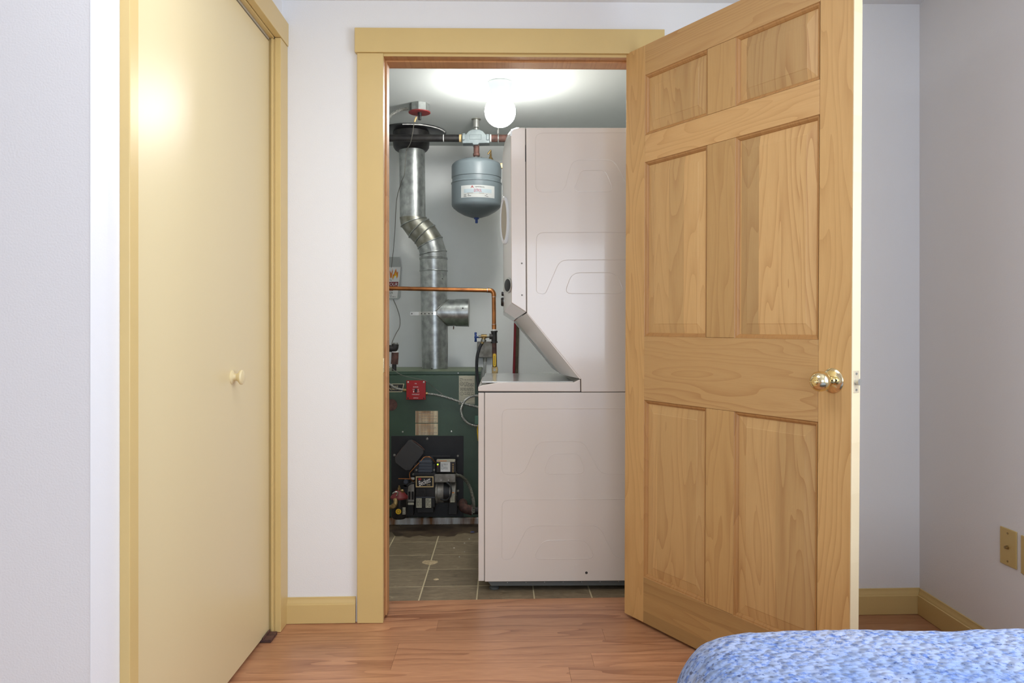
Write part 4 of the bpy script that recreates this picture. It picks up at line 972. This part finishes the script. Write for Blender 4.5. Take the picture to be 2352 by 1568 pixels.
def wtext(s, px, py, h, m, w=None):
    o = text(s, px, py, h, YT - rt, m, tl, wpx=w)
    W = WM[o.name].translation
    for v in o.data.vertices:
        xw = W.x + v.co.x - tx; v.co.y = (YT - math.sqrt(max(0, (rt + .0016)**2 - xw*xw))) - W.y
wtext('AMTROL', 1102.5, 428.7, 2.8, 'ink', 22); wtext('EXTROL', 1097.5, 436.8, 6.6, 'red_ink', 17.5)
wtext('A', 1084.5, 428.5, 5.6, 'red_ink', 7.5)
for x, y, w in ((1068, 446.5, 6), (1076, 445.8, 3), (1068, 450, 7), (1078, 449, 8), (1118, 446, 3), (1115, 448.5, 3), (1119, 450, 5), (1080, 442.6, 14), (1106, 443, 12)):
    wrapped(x - w/2, x + w/2, y - .5, y + .5, 'ink' if w < 9 else 'faint_ink', 'label_print', tl, .0014, 3)
# brass relief valve and fittings behind the tank
bv = thing('relief_valve', PY(1127, 372, YP + .16), 'small brass relief valve with lever behind the tank', 'valve')
pr_ = PY(1127, 371, YP + .16)
obj('valve_body', lathe(NB(), [(.012, -.02), (.016, 0), (.016, .012), (.010, .022), (.007, .026), (.006, .040), (.0045, .067)], pr_, (0, 0, 1), 20), 'brass_fit', bv, smooth=True)
obj('lever', ptube([(1127, 345, YP + .15), (1124, 349, YP + .15), (1120.5, 354, YP + .15)], 1.8, straight=True), 'brass_fit', bv, smooth=True)
obj('side_pipe', ptube([(1104, 362, YP + .16), (1115, 366, YP + .16), (1127, 373, YP + .16), (1140, 372, YP + .16), (1148, 378, YP + .16), (1153, 386, YP + .16)], 1.8), 'galv_dull', bv, smooth=True)
obj('hex_fitting', pbox(1149, 374, 1156, 386, YP + .15, .02), 'brass_fit', bv, bevel=.002)
# pipe hanger
ph = thing('pipe_hanger', PY(1144.5, 330, YP), 'thin steel pipe hanger around the rust brown pipe', 'hanger')
pc_ = PY(1144.5, 317.5, YP)
obj('hanger_ring', tube(NB(), [pc_ + Vector((0, math.sin(2*math.pi*k/24) * .0235, math.cos(2*math.pi*k/24) * .0235)) for k in range(25)], .004, 8), 'steel', ph, smooth=True)
obj('hanger_rod', cyl(NB(), pc_ + Vector((0, 0, .02)), Vector((pc_.x, pc_.y, ZU - .0005)), .004), 'steel', ph, smooth=True)
obj('rod_nut', cyl(NB(), pc_ + Vector((0, 0, .022)), pc_ + Vector((0, 0, .046)), .008, seg=6), 'steel', ph)
# copper pipe
YCp = 4.05
cpz = thing('copper_pipe', PY(1133, 760, YCp), 'copper water pipe crossing in front of the flue and turning down', 'pipe')
obj('horizontal_run', ptube([(860, 661, YCp), (1120, 666.6, YCp)], 4.7, straight=True, seg=20), 'copper', cpz, smooth=True)
obj('elbow', ptube([(1118, 666.6, YCp), (1128, 667.2, YCp), (1133.6, 673, YCp), (1134.2, 683, YCp)], 5.3, seg=20), 'copper', cpz, smooth=True)
obj('vertical_run', ptube([(1134.2, 681, YCp), (1134.8, 755, YCp)], 4.7, straight=True, seg=20), 'copper', cpz, smooth=True)
obj('coupling', ptube([(1134.7, 744, YCp), (1134.9, 756, YCp)], 5.2, straight=True, seg=20), 'copper', cpz, smooth=True)
for p0, p1 in (((1119, 666.6), (1120, 666.6)), ((1134.2, 681), (1134.2, 682.2)), ((1134.6, 744), (1134.7, 745))):
    obj('solder_ring', ptube([(*p0, YCp), (*p1, YCp)], 5.5, straight=True, seg=20), 'steel', cpz, smooth=True)
obj('thread_seal', ptube([(1135, 756, YCp), (1135, 759.5, YCp)], 5.5, straight=True, seg=20), 'white_paper', cpz, smooth=True)
bt = thing('black_tee', PY(1135, 865, YCp), 'black iron tee and ball valve below the copper pipe', 'valve')
obj('tee_body', ptube([(1135, 761, YCp), (1135.3, 784, YCp)], 6.6, straight=True, seg=20), 'black_iron', bt, smooth=True)
for y in (759.5, 784): obj('tee_band', ptube([(1135, y, YCp), (1135.2, y + 3.6, YCp)], 8, straight=True, seg=20), 'black_iron', bt, smooth=True)
obj('tee_branch', ptube([(1124, 772.5, YCp), (1132, 772.5, YCp)], 6.4, straight=True, seg=20), 'black_iron', bt, smooth=True)
obj('nipple', ptube([(1135.3, 787, YCp), (1136.3, 842, YCp)], 5.3, straight=True, seg=20), 'rust_iron', bt, smooth=True)
obj('ball_valve', pprism([(1130, 842), (1143, 842), (1144, 849), (1143, 862), (1130, 862), (1129.5, 849)], YCp - .016, YCp + .016), 'brass_fit', bt, bevel=.003)
vh = obj('valve_handle', pprism([(1133, 812), (1138, 812), (1139.6, 815), (1139.6, 840), (1137, 842), (1133.5, 842), (1132.2, 838), (1132.2, 815)], YCp - .024, YCp - .017), 'yellow_plastic', bt, bevel=.002); vh['label'] = 'yellow lever handle'
lines(1134.5, 817, 1137, 838, 8, YCp - .0246, 'ink', vh, 71, .8)
zz = PY(1136, 861, YCp); obj('drop_pipe', cyl(NB(), zz, Vector((zz.x, zz.y, floorz(zz.x, 4) + .001)), .011), 'black_iron', bt, smooth=True)
obj('nut', pcyl(1136, 849, 3.4, YCp - .024, .01, 6), 'galv_dull', bt)
dv = thing('drain_valve', PY(1110, 785, YCp), 'brass drain valve with a blue wheel handle', 'valve')
obj('valve_body', ptube([(1099, 773.5, YCp), (1106, 772.5, YCp), (1124, 772.5, YCp)], 3.2, straight=True), 'galv_dull', dv, smooth=True)
obj('bonnet', ptube([(1105, 772, YCp), (1118, 772, YCp)], 4.6, straight=True, seg=8), 'brass_fit', dv, smooth=True)
obj('outlet', ptube([(1112, 774, YCp), (1109, 783, YCp), (1107, 789, YCp)], [4.2, 5, 4.2][0], seg=12), 'brass_fit', dv, smooth=True)
obj('outlet_nut', lathe(NB(), [(.0135, 0), (.0145, .006), (.0135, .014)], PY(1110, 785, YCp), (.2, 0, .98), 16), 'galv_dull', dv, smooth=True)
wh = PY(1092.5, 774, YCp); bm = NB()
tube(bm, [wh + Vector((0, math.cos(2*math.pi*k/24), math.sin(2*math.pi*k/24))) * .022 + Vector((.003 * math.cos(k * 2*math.pi/4.8), 0, 0)) for k in range(25)], .0045, 8)
for a_ in (0, R(60), R(120)): cyl(bm, wh + Vector((0, math.cos(a_), math.sin(a_))) * .022, wh - Vector((0, math.cos(a_), math.sin(a_))) * .022, .003, seg=6)
cyl(bm, wh - Vector((.003, 0, 0)), wh + Vector((.016, 0, 0)), .005, seg=10)
obj('wheel_handle', bm, 'blue_plastic', dv, smooth=True)
tag(obj('drain_hose', ptube([(1107, 788, YCp), (1101, 800, YCp - .01), (1096, 820, YCp - .02), (1095, 845, YCp - .02), (1097.5, 875, YCp - .02), (1103, 905, YCp - .03), (1120, 990, YCp - .06), (1120, 1120, YCp - .06), (1116, 1206, YCp - .06)], 3.6, n=8), 'rubber', smooth=True), 'black rubber hose hanging from the drain valve', 'hose')
# wall box behind
wb = thing('outlet_box', PY(1112, 822, UY1), 'grey metal electrical box on the back wall behind the hose', 'box')
obj('box_body', pbox(1096, 784, 1131, 821, UY1 - .05, .0495), 'aluminium', wb, bevel=.004)
obj('box_conduit', ptube([(1114, 821, UY1 - .02), (1113.5, 870, UY1 - .02)], 3.4, straight=True), 'steel', wb, smooth=True)
obj('box_connector', ptube([(1114, 822, UY1 - .02), (1114, 830, UY1 - .02)], 4.5, straight=True), 'galv_dull', wb, smooth=True)
# pipes behind the washer
tag(obj('red_pipe', ptube([(1185, 725, UY1 - .03), (1183.5, 790, UY1 - .03), (1181, 875, UY1 - .03), (1179, 960, UY1 - .03)], 4.2, seg=16), 'dark_red', smooth=True), 'dark red pipe standing on the back wall behind the washer', 'pipe')
tag(obj('brown_pipe', ptube([(1189.5, 735, UY1 - .045), (1187.8, 800, UY1 - .045), (1186.2, 875, UY1 - .045), (1186, 960, UY1 - .045)], 3.4, seg=16), 'brown_hose', smooth=True), 'brown pipe standing right beside the dark red pipe', 'pipe')
# pipe fitting standing on the boiler at left
bf = thing('pipe_riser', PY(905, 862, YBo + .06), 'rusty pipe fitting standing on the boiler top at the door edge', 'pipe')
YR = YBo + .06; YR0 = YBo + .045
obj('riser', ptube([(905, 857, YR0), (905.5, 836, YR0)], 5.2, straight=True, seg=16), 'black_iron', bf, smooth=True)
obj('reducer', ptube([(905.8, 836, YR0), (907, 823, YR0), (907.5, 809, YR0)], 8.2, straight=True, seg=20), 'rust_iron', bf, smooth=True)
obj('thread_seal', ptube([(907.5, 809, YR0), (907.5, 807, YR0)], 8, straight=True, seg=20), 'white_paper', bf, smooth=True)
obj('elbow', ptube([(880, 800, YR0), (896, 800, YR0), (906, 800, YR0), (908, 790, YR0)], 8, seg=20), 'black_iron', bf, smooth=True)
obj('plug', ptube([(908, 792, YR0), (908, 787, YR0)], 6, straight=True, seg=8), 'galv_dull', bf, smooth=True)
# ceiling sensor
hs_ = thing('ceiling_sensor', P(963, 250, 3.98), 'octagonal metal box with red underside hanging from the ceiling', 'sensor')
hc = Vector((PY(963.5, 250, 3.98).x, 3.98, 0))
obj('octagon_box', lathe(NB(), [(.051, ZU - .0005), (.051, ZU - .040), (.050, ZU - .042)], hc, (0, 0, 1), 8), 'galvanised', hs_)
obj('red_plate', lathe(NB(), [(.057, ZU - .042), (.057, ZU - .0465), (.054, ZU - .048)], hc, (0, 0, 1), 32), 'red_dull', hs_)
obj('sensor_stem', lathe(NB(), [(.011, ZU - .048), (.011, ZU - .066), (.008, ZU - .067), (.008, ZU - .085), (.006, ZU - .087)], hc + Vector((.002, -.01, 0)), (0, 0, 1), 16), 'black_gloss', hs_, smooth=True)
tgx = PY(953, 275, 4.1)
tag(obj('paper_tab', ptube([(956.5, 268, 4.08), (952, 280, 4.08)], 2.1, straight=True, seg=6), 'masking_tape'), 'short tan tab hanging just below the red sensor plate', 'tag')
# wire with service tag
wr = [(951, 283, 4.1), (948.5, 300, 4.12), (946, 315, 4.15), (942, 330, 4.2), (934, 345, 4.3), (931, 370, 4.3), (929, 400, 4.3), (921, 420, 4.4), (911, 460, 4.5), (907.5, 520, 4.6), (904, 570, 4.7), (899, 614, 4.78)]
tag(obj('hanging_wire', ptube(wr, .9, seg=6), 'wire', smooth=True), 'thin wire hanging from the ceiling past the flue', 'wire')
tag(obj('hanging_wire', ptube([(903, 687, 4.80), (911, 705, 4.78), (918, 728, 4.75), (918, 750, 4.7), (910, 765, 4.6), (903, 780, 4.45), (899, 792, 4.25), (899, 797, YBo + .05)], .9, seg=6), 'wire', smooth=True), 'thin wire hanging below the service tag', 'wire')
tag(obj('thin_wire', ptube([(890, 838, YBo + .03), (905, 850, YBo + .0), (925, 862, YBo - .01), (955, 869, YBo - .02), (977, 874, YSw - .014), (1000, 893, YBo - .01), (1022, 910, YBo - .02)], .7, seg=6), 'wire', smooth=True), 'thin green-black wire draped over the boiler front', 'wire')
YG = UY1 - .012
sg = thing('service_tag', PY(905, 685, YG), 'white service tag with flame print hung on the back wall', 'tag')
tg = obj('card', pprism([(872, 613), (920.3, 613), (917.5, 645), (915, 660), (912.5, 684), (872, 685)], YG, YG + .0015), 'white_paper', sg)
obj('plastic_sleeve', pprism([(872, 590), (917.5, 590), (921.5, 615), (918, 683), (913, 687), (872, 688)], YG + .002, YG + .0028), 'plastic_bag', sg)
obj('red_band', pprism([(872, 647.5), (915, 647), (914, 657.5), (872, 657.5)], YG - .0005, YG), 'dark_red', tg)
text('24 HOUR', 895, 652.8, 7.2, YG - .0008, 'white_ink', tg, wpx=36, slant=.15)
text('G', 897.3, 642.5, 4.6, YG - .0008, 'ink', tg); text('59', 898, 672.5, 5.4, YG - .0008, 'ink', tg)
lines(872, 676, 909, 683, 2, YG - .0006, 'ink', tg, 81, 1.0)
lines(872, 666.5, 903, 667, 1, YG - .0006, 'dark_red', tg, 82, 1.6, gaps=False)
obj('flame', pprism([(895, 620), (899, 628), (901.5, 616), (902, 624), (899.5, 638), (896, 638)], YG - .0006, YG), 'flame_orange', tg)
obj('flame', pprism([(901, 637), (902.5, 628), (904, 631), (909.3, 616.5), (911.5, 626), (914.5, 623), (914, 634), (911.5, 640), (910, 634), (907, 632), (904.5, 636), (902.6, 643)], YG - .0006, YG), 'flame_orange', tg)
obj('flame', pprism([(902.3, 640), (903.2, 634), (906, 633), (909, 624), (911, 631), (912.6, 634), (910.8, 637), (908, 631), (905, 637)], YG - .0009, YG - .0005), 'flame_yellow', tg)

# ================================================================== LAMP
lx = P(1148.8, 192, 3.63)
lm = thing('ceiling_lamp', (lx.x, 3.63, ZU), 'white porcelain lampholder with a large lit round bulb', 'lamp')
lc = Vector((PY(1148.8, 200, 3.63).x, 3.63, 0))
zg = PY(1149, 256.5, 3.63).z; rg = m_(35.5, 3.63)
hold = obj('lampholder', lathe(NB(), [(.060, ZU - .0005), (.060, ZU - .006), (.056, ZU - .010), (.044, ZU - .050), (.042, ZU - .062), (.020, ZU - .063)], lc, (0, 0, 1), 40), 'porcelain', lm, smooth=True)
m, nt, b = nodes('bulb_glow'); MATS['bulb_glow'] = m
b.inputs['Emission Color'].default_value = (1.0, .985, .95, 1); b.inputs['Emission Strength'].default_value = BULB
gl = obj('globe_bulb', lathe(NB(), [(rg * math.sin(math.pi * k / 20), -rg * math.cos(math.pi * k / 20)) for k in range(21)], lc + Vector((0, 0, zg)), (0, 0, 1), 40), 'bulb_glow', lm, smooth='all')
gl['label'] = 'glowing white globe bulb'

# ================================================================== CRUMBS ON THE TILES
def on_floor(px, py):
    t = (CAMZ - 0) * F / (py - CY); p = P(px, py, t)
    for _ in range(4):
        t = (CAMZ - floorz(p.x, 4)) * F / (py - CY); p = P(px, py, t)
    return p
def flake(px, py, wpx, m, name, label, cat, group=None, h=.003, asp=.6, seed=0):
    c = on_floor(px, py); rr = random.Random(seed); t = c.y; r = m_(wpx / 2, t); n = 11
    lo_, hi_ = [], []
    for k in range(n):
        a_ = 2*math.pi*k/n; s = rr.uniform(.7, 1.1)
        lo_.append(Vector((c.x + math.cos(a_) * r * s, c.y + math.sin(a_) * r * s / asp * .6, floorz(c.x, 4) + .0002)))
        hi_.append(lo_[-1].lerp(Vector((c.x, c.y, lo_[-1].z)), .35) + Vector((0, 0, h)))
    return tag(obj(name, loft(NB(), [lo_, hi_]), m), label, cat, group)
flake(987, 1291, 36, 'putty', 'putty_patch', 'fan-shaped tan putty patch on the tile joint', 'patch', asp=.5, seed=2)
flake(1002.5, 1330, 15, 'putty', 'putty_patch', 'small oval tan patch on the lower tile', 'patch', seed=4)
for i, (x, y, w, lb) in enumerate(((1043, 1258.5, 5, 'pale crumb lying furthest left of the five on the tiles'), (1078, 1238, 4, 'pale crumb nearest the blue scrap on the tiles'),
        (1067, 1247.5, 4, 'pale crumb second nearest the blue scrap on the tiles'), (1055, 1279, 4, 'pale crumb nearest the doorway, right of the fan-shaped patch'), (1067, 1267.5, 3, 'tiniest pale crumb, between its neighbours near the washer'))):
    flake(x, y, w, 'lint', 'crumb', lb, 'crumb', 'pale crumbs on the slate tiles', seed=10 + i)
rr = random.Random(5); pts_ = [on_floor(860 + 8 * k, 1212 + 12 + 7 * noise.noise(Vector((k * .35, 0, 0))) + 2 * noise.noise(Vector((k * 1.3, 5, 0))) + (7 if 900 < 860 + 8 * k < 1050 else 0)) for k in range(34)]
bm = NB(); top_ = [Vector((p.x, YBo - .02, floorz(p.x, 4) + .0002)) for p in pts_]; low_ = [Vector((p.x, p.y, floorz(p.x, 4) + .0002)) for p in pts_]
vs0 = [bm.verts.new(p) for p in top_]; vs1 = [bm.verts.new(p) for p in low_]
for k in range(len(vs0) - 1): bm.faces.new((vs0[k], vs0[k+1], vs1[k+1], vs1[k]))
obj('rust_stain', bm, 'stain', ul)
flake(1085, 1221.5, 13, 'blue_foil', 'foil_scrap', 'small blue scrap on the floor beside the washer', 'scrap', seed=31, asp=1.0)
